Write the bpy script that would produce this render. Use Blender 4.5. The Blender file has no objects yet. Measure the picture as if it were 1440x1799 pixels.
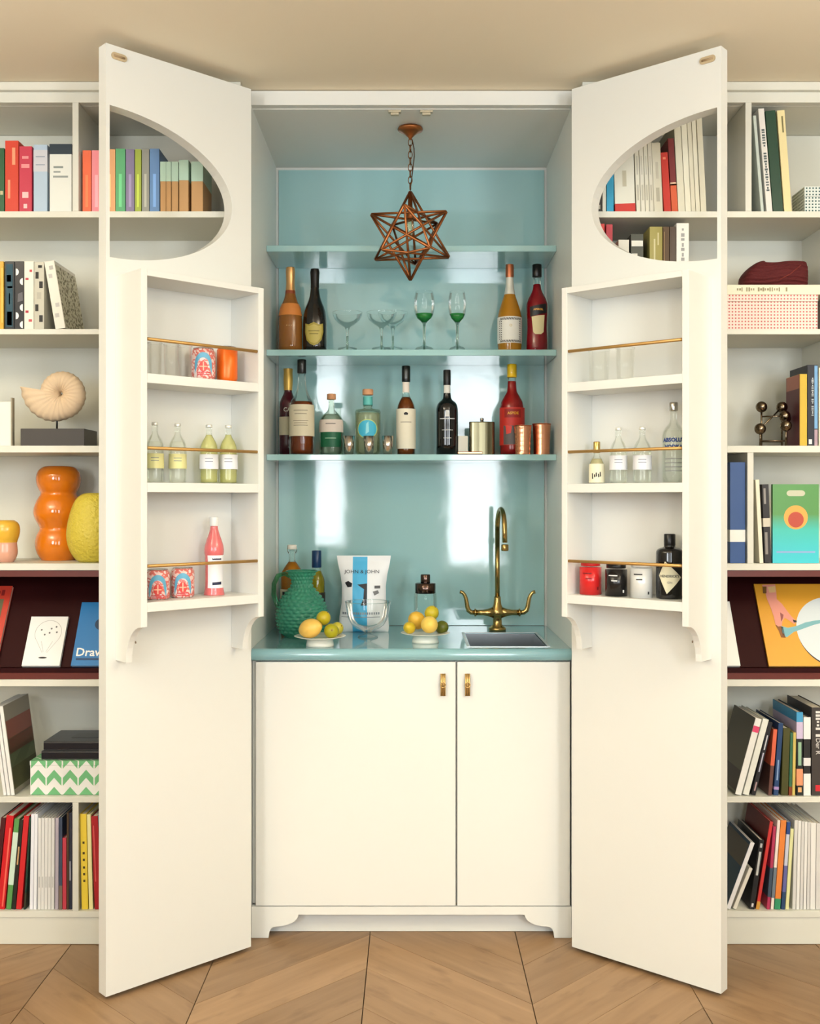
import bpy, bmesh, math, random
from mathutils import Vector, Matrix
random.seed(7)
scene = bpy.context.scene
col = scene.collection
pi = math.pi

# ------------------------------------------------------------------ camera / world / lights / exposure
FPX, CX, HY, CAMY, CAMZ = 1857.0, 722.5, 878.0, -3.24, 1.344      # focal length in px, principal point, camera position
cam_d = bpy.data.cameras.new('camera'); cam = bpy.data.objects.new('camera', cam_d); col.objects.link(cam)
cam.location = (0, CAMY, CAMZ); cam.rotation_euler = (pi/2, 0, 0)
cam_d.sensor_fit = 'VERTICAL'; cam_d.sensor_height = 36.0; cam_d.sensor_width = 36.0
cam_d.lens = 36.0*FPX/1799.0
cam_d.shift_x = (720-CX)/1799.0; cam_d.shift_y = (HY-899.5)/1799.0
cam_d.clip_start = 0.05
scene.camera = cam
w = bpy.data.worlds.new('world'); scene.world = w; w.use_nodes = True
w.node_tree.nodes['Background'].inputs[0].default_value = (0.80, 0.88, 1.0, 1)
w.node_tree.nodes['Background'].inputs[1].default_value = 1.6
vs = scene.view_settings
vs.view_transform = 'Standard'; vs.look = 'None'; vs.gamma = 1.0; vs.use_curve_mapping = False
vs.exposure = 0.06
scene.cycles.caustics_reflective = False; scene.cycles.caustics_refractive = False
scene.cycles.max_bounces = 7; scene.cycles.diffuse_bounces = 3; scene.cycles.glossy_bounces = 3; scene.cycles.transparent_max_bounces = 16
BACKY = -4.4
# window openings in the wall behind the camera: x0, x1, z0, z1
WINDOWS = [(-2.30, -1.45, 1.15, 2.45), (-0.85, -0.53, 0.93, 2.45), (0.27, 0.78, 0.76, 2.45), (1.45, 2.30, 1.15, 2.45)]
SKY_W = 36.0; SIDE_W = 54.0; UP_W = 88.0
for i, (x0, x1, z0, z1) in enumerate(WINDOWS):                     # daylight entering each window
    L = bpy.data.lights.new('window_daylight', 'AREA'); L.shape = 'RECTANGLE'
    L.size = x1-x0; L.size_y = z1-z0; L.energy = (SKY_W if abs(x0+x1) < 1.6 else SIDE_W*(1.14 if x0 > 0 else 0.86))*(x1-x0)*(z1-z0); L.color = (0.91, 0.965, 1.0)
    o = bpy.data.objects.new('window_daylight', L); col.objects.link(o)
    o.location = ((x0+x1)/2, BACKY-0.10, (z0+z1)/2); o.rotation_euler = (pi/2, 0, 0)

for lx in (-1.9, 1.9):                                              # added fill lights, unseen and without a fitting, to brighten the ceiling
    L = bpy.data.lights.new('ceiling_fill', 'AREA'); L.shape = 'DISK'; L.size = 0.35; L.energy = UP_W; L.color = (1.0, 0.985, 0.95); L.spread = math.radians(150)
    o = bpy.data.objects.new('ceiling_fill', L); col.objects.link(o); o.location = (lx, -2.3, 1.75); o.rotation_euler = (pi, 0, 0)

# ------------------------------------------------------------------ helpers
def X(px, D): return (px-CX)*D/FPX
def Z(py, D): return CAMZ+(HY-py)*D/FPX
def lin(c):
    def f(v):
        v /= 255.0
        return v/12.92 if v <= 0.04045 else ((v+0.055)/1.055)**2.4
    return (f(c[0]), f(c[1]), f(c[2]), 1.0)
MATS = {}
def mat(c, rough=0.5, metal=0.0, trans=0.0, spec=0.5, coat=0.0, ior=1.45, key=None):
    k = key or ('m', tuple(c), rough, metal, trans, spec, coat)
    if k in MATS: return MATS[k]
    m = bpy.data.materials.new('mat_%d' % len(MATS)); m.use_nodes = True
    b = m.node_tree.nodes['Principled BSDF']
    b.inputs['Base Color'].default_value = lin(c); b.inputs['Roughness'].default_value = rough
    b.inputs['Metallic'].default_value = metal; b.inputs['Transmission Weight'].default_value = trans
    b.inputs['Specular IOR Level'].default_value = spec; b.inputs['Coat Weight'].default_value = coat
    b.inputs['Coat Roughness'].default_value = 0.05; b.inputs['IOR'].default_value = ior
    MATS[k] = m
    return m
def nodes(m):
    nt = m.node_tree
    return nt, nt.nodes, nt.links, nt.nodes['Principled BSDF']
def add_bump(m, scale, strength, dist=0.002, detail=2.0, stretch=None):
    nt, N, L, b = nodes(m)
    tc = N.new('ShaderNodeTexCoord'); no = N.new('ShaderNodeTexNoise'); bu = N.new('ShaderNodeBump')
    no.inputs['Scale'].default_value = scale; no.inputs['Detail'].default_value = detail
    bu.inputs['Strength'].default_value = strength; bu.inputs['Distance'].default_value = dist
    if stretch:
        mp = N.new('ShaderNodeMapping'); mp.inputs['Scale'].default_value = stretch
        L.new(tc.outputs['Object'], mp.inputs['Vector']); L.new(mp.outputs[0], no.inputs['Vector'])
    else: L.new(tc.outputs['Object'], no.inputs['Vector'])
    L.new(no.outputs['Fac'], bu.inputs['Height']); L.new(bu.outputs[0], b.inputs['Normal'])
    return m
def paint(c, rough, key):                                          # brushed wall/cabinet paint, faint unevenness
    if key in MATS: return MATS[key]
    m = mat(c, rough, key=key); add_bump(m, 60, 0.04, 0.001)
    return m
def clear_glass(tint, key, blend=0.25, refl=0.55):
    if key in MATS: return MATS[key]
    m = bpy.data.materials.new('glass_'+key); m.use_nodes = True
    nt = m.node_tree; N = nt.nodes; L = nt.links; N.clear()
    out = N.new('ShaderNodeOutputMaterial'); mx = N.new('ShaderNodeMixShader'); tr = N.new('ShaderNodeBsdfTransparent')
    gl = N.new('ShaderNodeBsdfGlossy'); lw = N.new('ShaderNodeLayerWeight'); ml = N.new('ShaderNodeMath')
    gl.inputs['Roughness'].default_value = 0.03; gl.inputs['Color'].default_value = (1, 1, 1, 1)
    tr.inputs['Color'].default_value = lin(tint); lw.inputs['Blend'].default_value = blend
    ml.operation = 'MULTIPLY'; ml.inputs[1].default_value = refl
    L.new(lw.outputs['Fresnel'], ml.inputs[0]); L.new(ml.outputs[0], mx.inputs[0])
    L.new(tr.outputs[0], mx.inputs[1]); L.new(gl.outputs[0], mx.inputs[2]); L.new(mx.outputs[0], out.inputs[0])
    MATS[key] = m
    return m
def liquid(c, trans=0.55, rough=0.04):
    """coloured liquid seen through glass: part of the light passes tinted, part is scattered in its colour"""
    k = ('liq', tuple(c), trans)
    if k in MATS: return MATS[k]
    m = mat(c, rough, coat=0.4, key=k); nt, N, L, b = nodes(m)
    tr = N.new('ShaderNodeBsdfTransparent'); mx = N.new('ShaderNodeMixShader'); mx.inputs[0].default_value = trans
    tr.inputs['Color'].default_value = tuple(min(1, v**0.6) for v in lin(c)[:3])+(1,)
    L.new(b.outputs[0], mx.inputs[1]); L.new(tr.outputs[0], mx.inputs[2]); L.new(mx.outputs[0], N['Material Output'].inputs[0])
    return m
class MB:
    """collects geometry and builds ONE mesh object"""
    def __init__(s): s.v = []; s.f = []; s.m = []; s.cur = 0; s.sm = []; s.smooth = False
    def add(s, verts, faces):
        o = len(s.v); s.v += [tuple(p) for p in verts]
        for f in faces: s.f.append(tuple(i+o for i in f)); s.m.append(s.cur); s.sm.append(s.smooth)
        return s
    def box(s, x0, x1, y0, y1, z0, z1):
        v = [(x0,y0,z0),(x1,y0,z0),(x1,y1,z0),(x0,y1,z0),(x0,y0,z1),(x1,y0,z1),(x1,y1,z1),(x0,y1,z1)]
        return s.add(v, [(0,3,2,1),(4,5,6,7),(0,1,5,4),(1,2,6,5),(2,3,7,6),(3,0,4,7)])
    def lathe(s, prof, seg=28, c=(0,0), cap=True, fn=None):
        s.smooth = True; vs_, n = [], len(prof)
        for r, z in prof:
            for k in range(seg):
                a = 2*pi*k/seg; rr = max(r, 1e-4)
                if fn: rr += fn(a, z, r)
                vs_.append((c[0]+rr*math.cos(a), c[1]+rr*math.sin(a), z))
        fs = []
        up = prof[-1][1] >= prof[0][1]
        for i in range(n-1):
            for k in range(seg):
                q = (i*seg+k, i*seg+(k+1) % seg, (i+1)*seg+(k+1) % seg, (i+1)*seg+k)
                fs.append(q if up else q[::-1])
        if cap:
            a = tuple(range(seg)); b = tuple(range((n-1)*seg, n*seg))
            fs += [a[::-1], b] if up else [a, b[::-1]]
        s.add(vs_, fs); s.smooth = False
        return s
    def tube(s, pts, r, seg=10, cap=True):
        s.smooth = True; pts = [Vector(p) for p in pts]; n = len(pts); rs = r if isinstance(r, (list, tuple)) else [r]*n
        vs_ = []; up = Vector((0, 0, 1)); prev = None
        for i, p in enumerate(pts):
            t = (pts[min(i+1, n-1)]-pts[max(i-1, 0)]).normalized()
            if prev is None:
                a = up if abs(t.z) < 0.95 else Vector((1, 0, 0))
                nx = t.cross(a).normalized()
            else:
                nx = (prev-t*prev.dot(t)).normalized()
            prev = nx; ny = t.cross(nx)
            for k in range(seg):
                a = 2*pi*k/seg; vs_.append(p+nx*math.cos(a)*rs[i]+ny*math.sin(a)*rs[i])
        fs = []
        for i in range(n-1):
            for k in range(seg): fs.append((i*seg+k, i*seg+(k+1) % seg, (i+1)*seg+(k+1) % seg, (i+1)*seg+k))
        if cap: fs += [tuple(range(seg))[::-1], tuple(range((n-1)*seg, n*seg))]
        s.add(vs_, fs); s.smooth = False
        return s
    def prism(s, poly, y0, y1, axes='xz'):
        """polygon in two axes extruded along the third"""
        n = len(poly)
        def P(a, b, t):
            if axes == 'xz': return (a, t, b)
            if axes == 'xy': return (a, b, t)
            return (t, a, b)
        v = [P(a, b, y0) for a, b in poly]+[P(a, b, y1) for a, b in poly]
        fs = [tuple(range(n)), tuple(range(n, 2*n))[::-1]]+[(i, i+n, (i+1) % n+n, (i+1) % n) for i in range(n)]
        return s.add(v, fs)
    def sphere(s, c, r, seg=18, rings=10, sc=(1, 1, 1)):
        prof = [(r*math.sin(pi*i/rings), -r*math.cos(pi*i/rings)) for i in range(rings+1)]
        k = len(s.v); s.lathe(prof, seg, cap=False)
        for i in range(k, len(s.v)):
            p = s.v[i]; s.v[i] = (c[0]+p[0]*sc[0], c[1]+p[1]*sc[1], c[2]+p[2]*sc[2])
        return s
    def grid(s, fn, nu, nv, wrap=False):
        vs_ = [fn(i/nu, j/nv) for i in range(nu+1) for j in range(nv+1)]
        s.add(vs_, [(i*(nv+1)+j, (i+1)*(nv+1)+j, (i+1)*(nv+1)+j+1, i*(nv+1)+j+1) for i in range(nu) for j in range(nv)])
        return s
    def mesh(s, name):
        me = bpy.data.meshes.new(name); me.from_pydata(s.v, [], s.f)
        for p, mi, sm in zip(me.polygons, s.m, s.sm): p.material_index = mi; p.use_smooth = sm
        bm = bmesh.new(); bm.from_mesh(me); bmesh.ops.recalc_face_normals(bm, faces=bm.faces); bm.to_mesh(me); bm.free()
        return me
    def build(s, name, mats, parent=None, bevel=0, smooth=None):
        me = s.mesh(name)
        for m in (mats if isinstance(mats, (list, tuple)) else [mats]): me.materials.append(m)
        if smooth is not None:
            for p in me.polygons: p.use_smooth = smooth
        return link(name, me, parent, bevel)
def link(name, me, parent=None, bevel=0):
    o = bpy.data.objects.new(name, me); col.objects.link(o)
    if parent: o.parent = parent
    if bevel:
        b = o.modifiers.new('bevel', 'BEVEL'); b.width = bevel; b.segments = 2; b.limit_method = 'ANGLE'
    return o
def box(name, m, parent, x0, x1, y0, y1, z0, z1, bevel=0):
    return MB().box(x0, x1, y0, y1, z0, z1).build(name, m, parent, bevel)
def tag(o, label, cat, group=None):
    o['label'] = label; o['category'] = cat
    if group: o['group'] = group
    return o
def thing(name, label, cat, loc=(0, 0, 0), rz=0, group=None):
    o = bpy.data.objects.new(name, None); col.objects.link(o); o.empty_display_size = 0.05
    o.location = loc; o.rotation_euler = (0, 0, rz)
    return tag(o, label, cat, group)
def structure(o): o['kind'] = 'structure'; return o
def lettering(body, size, parent, m, at=(0, 0, 0), vertical=0, warp=None, name='lettering', sx=1.0, wrap_r=None, bold=0.0):
    """flat print facing -Y; vertical=1 reads downwards, -1 upwards; wrap_r bends it round a bottle"""
    cu = bpy.data.curves.new('t', 'FONT'); cu.body = body; cu.size = size; cu.align_x = 'CENTER'; cu.align_y = 'CENTER'
    cu.resolution_u = 2; cu.offset = bold
    t = bpy.data.objects.new('t', cu)
    me = bpy.data.meshes.new_from_object(t); bpy.data.objects.remove(t); bpy.data.curves.remove(cu)
    for v in me.vertices:
        x, y = v.co.x*sx, v.co.y
        if vertical == 1: x, y = y, -x
        elif vertical == -1: x, y = -y, x
        if wrap_r:
            a = x/wrap_r; v.co = (at[0]+wrap_r*math.sin(a), at[1]-wrap_r*math.cos(a), at[2]+y)
        elif warp: v.co = warp(at[0]+x, at[2]+y)
        else: v.co = (at[0]+x, at[1], at[2]+y)
    me.materials.clear(); me.materials.append(m)
    me.name = name
    return link(name, me, parent)
def flat_shape(poly, parent, m, y=0.0, warp=None, name='printed_shape', wrap_r=None):
    """flat printed outline in the xz plane facing -Y; wrap_r(z) bends it round a bottle"""
    bm = bmesh.new(); vv = [bm.verts.new((x, y, z)) for x, z in poly]
    es = [bm.edges.new((vv[i], vv[(i+1) % len(vv)])) for i in range(len(vv))]
    bmesh.ops.triangle_fill(bm, edges=es, use_beauty=True)
    if wrap_r or warp:
        xs_ = [p[0] for p in poly]; zs_ = [p[1] for p in poly]; st = 0.004
        cuts = [((x*st, 0, 0), (1, 0, 0)) for x in range(int(min(xs_)/st)-1, int(max(xs_)/st)+2)]
        cuts += [((0, 0, z*0.008), (0, 0, 1)) for z in range(int(min(zs_)/0.008)-1, int(max(zs_)/0.008)+2)]
        for co, no_ in cuts: bmesh.ops.bisect_plane(bm, geom=bm.verts[:]+bm.edges[:]+bm.faces[:], plane_co=co, plane_no=no_)
        for v in bm.verts:
            x, z = v.co.x, v.co.z
            if wrap_r: r = wrap_r(z); v.co = (r*math.sin(x/r), -r*math.cos(x/r), z)
            else: v.co = warp(x, z)
    me = bpy.data.meshes.new(name); bm.to_mesh(me); bm.free(); me.materials.append(m)
    return link(name, me, parent)
def strokes(parent, m, x0, x1, z0, z1, n, y=-0.0007, vertical=False, seed=1):
    """print too small to read in the photo: a row of short letter-like strokes as one mesh"""
    rr = random.Random(seed); q = MB(); L_ = (z1-z0) if vertical else (x1-x0)
    for i in range(n):
        a, b = L_*i/n, L_*(i+rr.uniform(0.45, 0.8))/n; f0, f1 = (0.0, 1.0) if rr.random() < 0.6 else (0.25, 0.8)
        if rr.random() < 0.12: continue
        if vertical: p = [(x0+(x1-x0)*f0, z1-b), (x0+(x1-x0)*f1, z1-b), (x0+(x1-x0)*f1, z1-a), (x0+(x1-x0)*f0, z1-a)]
        else: p = [(x0+a, z0+(z1-z0)*f0), (x0+b, z0+(z1-z0)*f0), (x0+b, z0+(z1-z0)*f1), (x0+a, z0+(z1-z0)*f1)]
        q.add([(u, y, v) for u, v in p], [(0, 1, 2, 3)])
    return q.build('lettering', m, parent)
def ell(cx, cz, a, b, n=24, t0=0, t1=2*pi): return [(cx+a*math.cos(t0+(t1-t0)*i/n), cz+b*math.sin(t0+(t1-t0)*i/n)) for i in range(n+(0 if abs(t1-t0-2*pi) < 1e-6 else 1))]

# ------------------------------------------------------------------ shared materials
CREAM = paint((230, 230, 223), 0.38, 'cream')
SHELFCREAM = paint((222, 220, 206), 0.45, 'shelfcream')
CEILC = paint((243, 230, 203), 0.7, 'ceil')
WALLC = paint((150, 146, 136), 0.7, 'wall')
TEAL = mat((160, 202, 202), 0.08, coat=1.0, key='teal'); add_bump(TEAL, 11, 0.06, 0.012)
TEALTOP = mat((136, 180, 186), 0.10, coat=0.6, key='tealtop'); add_bump(TEALTOP, 9, 0.02, 0.01)
MAHOG = mat((44, 7, 7), 0.55, spec=0.15, key='mahogany')
MAHOG_LIT = mat((98, 38, 28), 0.4, key='mahogany_lit')  # same mahogany, with the light on its front strips put into the colour
BRASS = mat((206, 172, 112), 0.38, 0.85)
OLDBRASS = mat((178, 150, 92), 0.24, 1.0)
COPPER = mat((168, 104, 60), 0.36, 0.9)
COPPERB = mat((240, 168, 130), 0.26, 1.0)
CHROME = mat((200, 196, 188), 0.14, 1.0)
NICKEL = mat((118, 104, 86), 0.16, 1.0)
STEEL = mat((222, 226, 228), 0.2, 1.0)
BLACK = mat((14, 13, 13), 0.3)
WHITE = mat((244, 243, 238), 0.45)
PAPER = mat((214, 206, 188), 0.8)
INK = mat((26, 24, 24), 0.6)
GLASS = clear_glass((253, 254, 253), 'clear', 0.25, 0.7)
GLASSB = clear_glass((250, 252, 250), 'bottle', 0.3, 0.5)
RODM = mat((190, 148, 84), 0.4, 0.6)
WOODCAP = mat((214, 156, 112), 0.6)

# ------------------------------------------------------------------ room
def wood(rot, key):
    m = mat((176, 136, 92), 0.42, key=key); nt, N, L, b = nodes(m)
    tc = N.new('ShaderNodeTexCoord'); mp = N.new('ShaderNodeMapping'); mp2 = N.new('ShaderNodeMapping'); oi = N.new('ShaderNodeObjectInfo')
    ml = N.new('ShaderNodeVectorMath'); ml.operation = 'SCALE'; ml.inputs[0].default_value = (7.0, 3.0, 1.0)
    L.new(oi.outputs['Random'], ml.inputs['Scale'])
    ad = N.new('ShaderNodeVectorMath'); ad.operation = 'ADD'
    mp.inputs['Rotation'].default_value = (0, 0, rot); mp2.inputs['Scale'].default_value = (0.9, 9, 1)
    L.new(tc.outputs['Object'], mp.inputs['Vector']); L.new(mp.outputs[0], ad.inputs[0]); L.new(ml.outputs[0], ad.inputs[1])
    L.new(ad.outputs[0], mp2.inputs['Vector'])
    no = N.new('ShaderNodeTexNoise'); no.inputs['Scale'].default_value = 3.0; no.inputs['Detail'].default_value = 6; no.inputs['Distortion'].default_value = 0.6
    L.new(mp2.outputs[0], no.inputs['Vector'])
    rp = N.new('ShaderNodeValToRGB'); rp.color_ramp.elements[0].position = 0.28; rp.color_ramp.elements[0].color = lin((142, 111, 78))
    rp.color_ramp.elements[1].position = 0.72; rp.color_ramp.elements[1].color = lin((164, 131, 96))
    L.new(no.outputs['Fac'], rp.inputs['Fac'])
    kn = N.new('ShaderNodeTexNoise'); kn.inputs['Scale'].default_value = 5.0; kn.inputs['Detail'].default_value = 3
    mp3 = N.new('ShaderNodeMapping'); mp3.inputs['Scale'].default_value = (1.5, 4, 1); L.new(ad.outputs[0], mp3.inputs['Vector']); L.new(mp3.outputs[0], kn.inputs['Vector'])
    kr = N.new('ShaderNodeValToRGB'); kr.color_ramp.elements[0].position = 0.25; kr.color_ramp.elements[0].color = (0.55, 0.5, 0.45, 1)
    kr.color_ramp.elements[1].position = 0.42; kr.color_ramp.elements[1].color = (1, 1, 1, 1); L.new(kn.outputs['Fac'], kr.inputs['Fac'])
    mk = N.new('ShaderNodeMix'); mk.data_type = 'RGBA'; mk.blend_type = 'MULTIPLY'; mk.inputs['Factor'].default_value = 0.6
    L.new(rp.outputs[0], mk.inputs['A']); L.new(kr.outputs[0], mk.inputs['B'])
    hs = N.new('ShaderNodeHueSaturation'); mr = N.new('ShaderNodeMapRange'); mr.inputs['To Min'].default_value = 0.80; mr.inputs['To Max'].default_value = 1.10
    L.new(oi.outputs['Random'], mr.inputs['Value']); L.new(mr.outputs[0], hs.inputs['Value']); L.new(mk.outputs['Result'], hs.inputs['Color'])
    L.new(hs.outputs[0], b.inputs['Base Color'])
    bu = N.new('ShaderNodeBump'); bu.inputs['Strength'].default_value = 0.08; bu.inputs['Distance'].default_value = 0.002
    L.new(no.outputs['Fac'], bu.inputs['Height']); L.new(bu.outputs[0], b.inputs['Normal'])
    return m
floor = structure(box('floor', mat((70, 48, 30), 0.8), None, -2.75, 2.75, BACKY-0.15, 0.75, -0.1, -0.014))
CW, SP, G = 0.45, 0.235, 0.0013
pm = {}
for sgn in (-1, 1):
    c, s = CW-G, SP-1.3*G
    poly = [(G, -s if sgn < 0 else 0), (c, sgn*CW-s if sgn < 0 else sgn*CW), (c, sgn*CW if sgn < 0 else sgn*CW+s), (G, 0 if sgn < 0 else s)]
    q = MB().prism(poly, -0.0138, 0.0, 'xy'); me = q.mesh('plank'); me.materials.append(wood(-sgn*pi/4, 'oak%d' % sgn)); pm[sgn] = me
for k in range(-6, 6):
    x0 = -0.128+k*CW; sgn = -1 if k % 2 == 0 else 1
    for j in range(-24, 4):
        y0 = 0.027+SP*j if sgn < 0 else 0.027-CW+SP*(j)
        ymin = y0-CW-SP if sgn < 0 else y0; ymax = y0 if sgn < 0 else y0+CW+SP
        if ymin > 0.22 or ymax < BACKY+0.05 or ymin < BACKY-0.3: continue
        if x0 < -2.7 or x0+CW > 2.7: continue
        o = link('plank', pm[sgn], floor); o.location = (x0, y0, random.uniform(-0.0005, 0.0))
structure(box('ceiling', CEILC, None, -2.75, 2.75, BACKY-0.15, 0.75, 2.60, 2.75))
structure(box('wall_left', WALLC, None, -2.75, -2.6, BACKY-0.15, 0.75, -0.1, 2.6))
structure(box('wall_right', WALLC, None, 2.6, 2.75, BACKY-0.15, 0.75, -0.1, 2.6))
structure(box('wall_front', WALLC, None, -2.6, 2.6, 0.66, 0.75, -0.0135, 2.6))
wb = MB(); xs = [-2.6]+[v for a in WINDOWS for v in a[:2]]+[2.6]
for i in range(0, len(xs), 2): wb.box(xs[i], xs[i+1], BACKY-0.15, BACKY, -0.0135, 2.6)
for x0, x1, z0, z1 in WINDOWS: wb.box(x0, x1, BACKY-0.15, BACKY, -0.0135, z0); wb.box(x0, x1, BACKY-0.15, BACKY, z1, 2.6)
structure(wb.build('wall_back', WALLC))
FRAMEM = mat((240, 238, 230), 0.4)
for i, (x0, x1, z0, z1) in enumerate(WINDOWS):
    yy = BACKY-0.06
    wn = MB().box(x0, x1, yy, yy+0.05, z0, z0+0.04).box(x0, x1, yy, yy+0.05, z1-0.04, z1).box(x0, x0+0.04, yy, yy+0.05, z0+0.04, z1-0.04).box(x1-0.04, x1, yy, yy+0.05, z0+0.04, z1-0.04)
    wn = structure(wn.build('window_%d' % (i+1), FRAMEM))
    if x1-x0 > 0.9: box('muntin', FRAMEM, wn, (x0+x1)/2-0.02, (x0+x1)/2+0.02, yy+0.005, yy+0.045, z0+0.04, z1-0.04)
    box('muntin', FRAMEM, wn, x0+0.04, x1-0.04, yy+0.008, yy+0.042, z1-0.55, z1-0.52)
    box('sill', FRAMEM, wn, x0-0.05, x1+0.05, BACKY+0.001, BACKY+0.09, z0-0.03, z0)

# ------------------------------------------------------------------ bookcases
BF, BD = -0.05, 0.24                      # bookcase front plane and inside of its back
DF = BF-CAMY                              # distance of that front plane from the camera
def zf(py): return Z(py, DF)
SH = [(371, 382), (578, 587.5), (783, 795), (990, 1002), (1194, 1206), (1400, 1410)]   # shelf edges: top, bottom
ROWZ = {i+1: zf(t) for i, (t, b) in enumerate(SH)}; ROWZ[7] = zf(1601)                # where things stand
ROWC = {1: zf(180), 2: zf(382), 3: zf(587.5), 4: zf(795), 5: zf(1002), 6: zf(1206), 7: zf(1410)}
def bookcase(sg, label):
    r = thing('bookcase', label, 'bookcase', (sg*1.15, 0.1, 0))
    def b(name, xa, xb, y0, y1, z0, z1, m=SHELFCREAM, bev=0.0012):
        xs_ = sorted((sg*xa-sg*1.15, sg*xb-sg*1.15))
        return box(name, m, r, xs_[0], xs_[1], y0-0.1, y1-0.1, z0, z1, bev)
    xi, xo = 0.554, 1.76
    b('side_panel', 0.513, xi, BF, BD+0.02, 0.001, 2.598, CREAM)
    b('side_panel', xo, xo+0.03, BF, BD+0.02, 0.001, 2.598)
    b('back_panel', xi, xo, BD, BD+0.018, 0.10, zf(180))
    for t, bt in SH: b('shelf', xi, xo, BF, BD, zf(bt), zf(t))
    b('base_board', xi, xo, BF, BD, zf(1612), zf(1601))
    b('plinth', xi, xo, BF+0.004, BF+0.03, 0.001, zf(1612)-0.0005)
    b('top_panel', xi, xo, BF+0.03, BD, zf(180), zf(166))
    b('top_rail', xi, xo, BF, BF+0.028, zf(180), 2.575)
    b('cornice', 0.513, xo+0.03, BF-0.018, BF-0.0005, 2.574, 2.5985)
    div = {1: (0.5*(127+138.5) if sg < 0 else 1315)}
    def vert(row, p0, p1):
        xa, xb = abs(X(p0, DF)), abs(X(p1, DF)); b('divider', min(xa, xb), max(xa, xb), BF, BD, ROWZ[row], ROWC[row])
    if sg < 0: vert(1, 127, 138); vert(7, 127, 138)
    else:
        vert(1, 1309, 1320); vert(4, 1312.5, 1323.5); vert(2, 1470, 1482); vert(3, 1470, 1482)
    # mahogany display compartment with a sloping board
    z0, z1 = ROWZ[5]+0.0005, ROWC[5]-0.0005
    b('display_rail', xi+0.001, xo-0.001, BF+0.004, BF+0.018, z1-0.019, z1, MAHOG_LIT, 0)
    b('display_ledge', xi+0.001, xo-0.001, BF+0.004, BF+0.018, z0, z0+0.019, MAHOG_LIT, 0)
    b('display_floor', xi+0.001, xo-0.001, BF+0.0185, BD-0.002, z0, z0+0.012, MAHOG, 0)
    b('display_liner', xi+0.001, xo-0.001, BF+0.0185, BD-0.002, z1-0.006, z1, MAHOG, 0)
    for xa in (xi+0.001, xo-0.006): b('display_side', xa, xa+0.005, BF+0.0185, BD-0.002, z0+0.0125, z1-0.0065, MAHOG, 0)
    xs_ = sorted((sg*(xi+0.0065)-sg*1.15, sg*(xo-0.0065)-sg*1.15))
    yb, zb, th = BF+0.022-0.1, z0+0.034, SLOPE
    hh = z1-0.007-zb; poly = [(yb, zb), (yb+hh*math.tan(th), zb+hh), (yb+hh*math.tan(th)+0.01, zb+hh), (yb+0.012, zb)]
    MB().prism(poly, xs_[0], xs_[1], 'yz').build('display_board', MAHOG, r)
    b('display_stop', xi+0.0065, xo-0.0065, BF+0.004, BF+0.034, z0+0.0195, z0+0.033, MAHOG, 0)
    return r
SLOPE = math.radians(31)
bookcase(-1, 'tall cream built-in bookcase holding the ammonite and the orange vase')
bookcase(1, 'tall cream built-in bookcase holding the red woven bag and chrome ball sculpture')

# ------------------------------------------------------------------ bar cabinet with its two doors
bar = thing('bar_cabinet', 'cream walk-up bar cabinet with teal lacquered back, teal shelves and two open doors', 'cabinet', (0, 0, 0))
NI, YB = 0.491, 0.598
for sg in (-1, 1): box('side_panel', CREAM, bar, *sorted((sg*0.511, sg*NI)), 0.0, 0.64, 0.001, 2.598, 0.001)
box('top_panel', CREAM, bar, -NI, NI, 0.031, 0.64, 2.552, 2.575)
box('header_rail', CREAM, bar, -NI, NI, 0.0, 0.0305, 2.554, 2.598, 0.001)
box('back_board', CREAM, bar, -NI, NI, YB+0.008, 0.64, 0.70, 2.552)
box('back_panel', TEAL, bar, -0.482, 0.482, YB, YB+0.007, 0.888, 2.541, 0.001)['label'] = 'glossy teal back panel'
TS = [Z(431, 3.576), Z(614, 3.576), Z(798, 3.576)]
for z in TS: box('shelf', TEAL, bar, -NI+0.0005, NI-0.0005, 0.336, YB-0.0005, z-0.021, z, 0.002)['label'] = 'glossy teal shelf'
for px in (693, 749):                                              # catches under the header
    cx = X(px, 3.26)
    MB().box(cx-0.020, cx+0.020, 0.032, 0.052, 2.545, 2.5518).box(cx-0.013, cx+0.013, 0.034, 0.05, 2.537, 2.545).build('door_catch', mat((200, 188, 160), 0.4, 0.3), bar, 0.002)
DOORW, HZ0, HZ1, DT = 0.467, 0.012, 2.568, 0.040
DOOR = {}
for sg, ang in ((-1, math.radians(43.3)), (1, math.radians(40.3))):
    DOOR[sg] = dict(H=(sg*0.478, -0.089), d=(sg*math.cos(ang), -math.sin(ang)), n=(-sg*math.sin(ang), -math.cos(ang)))
RP = 0.138
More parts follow.
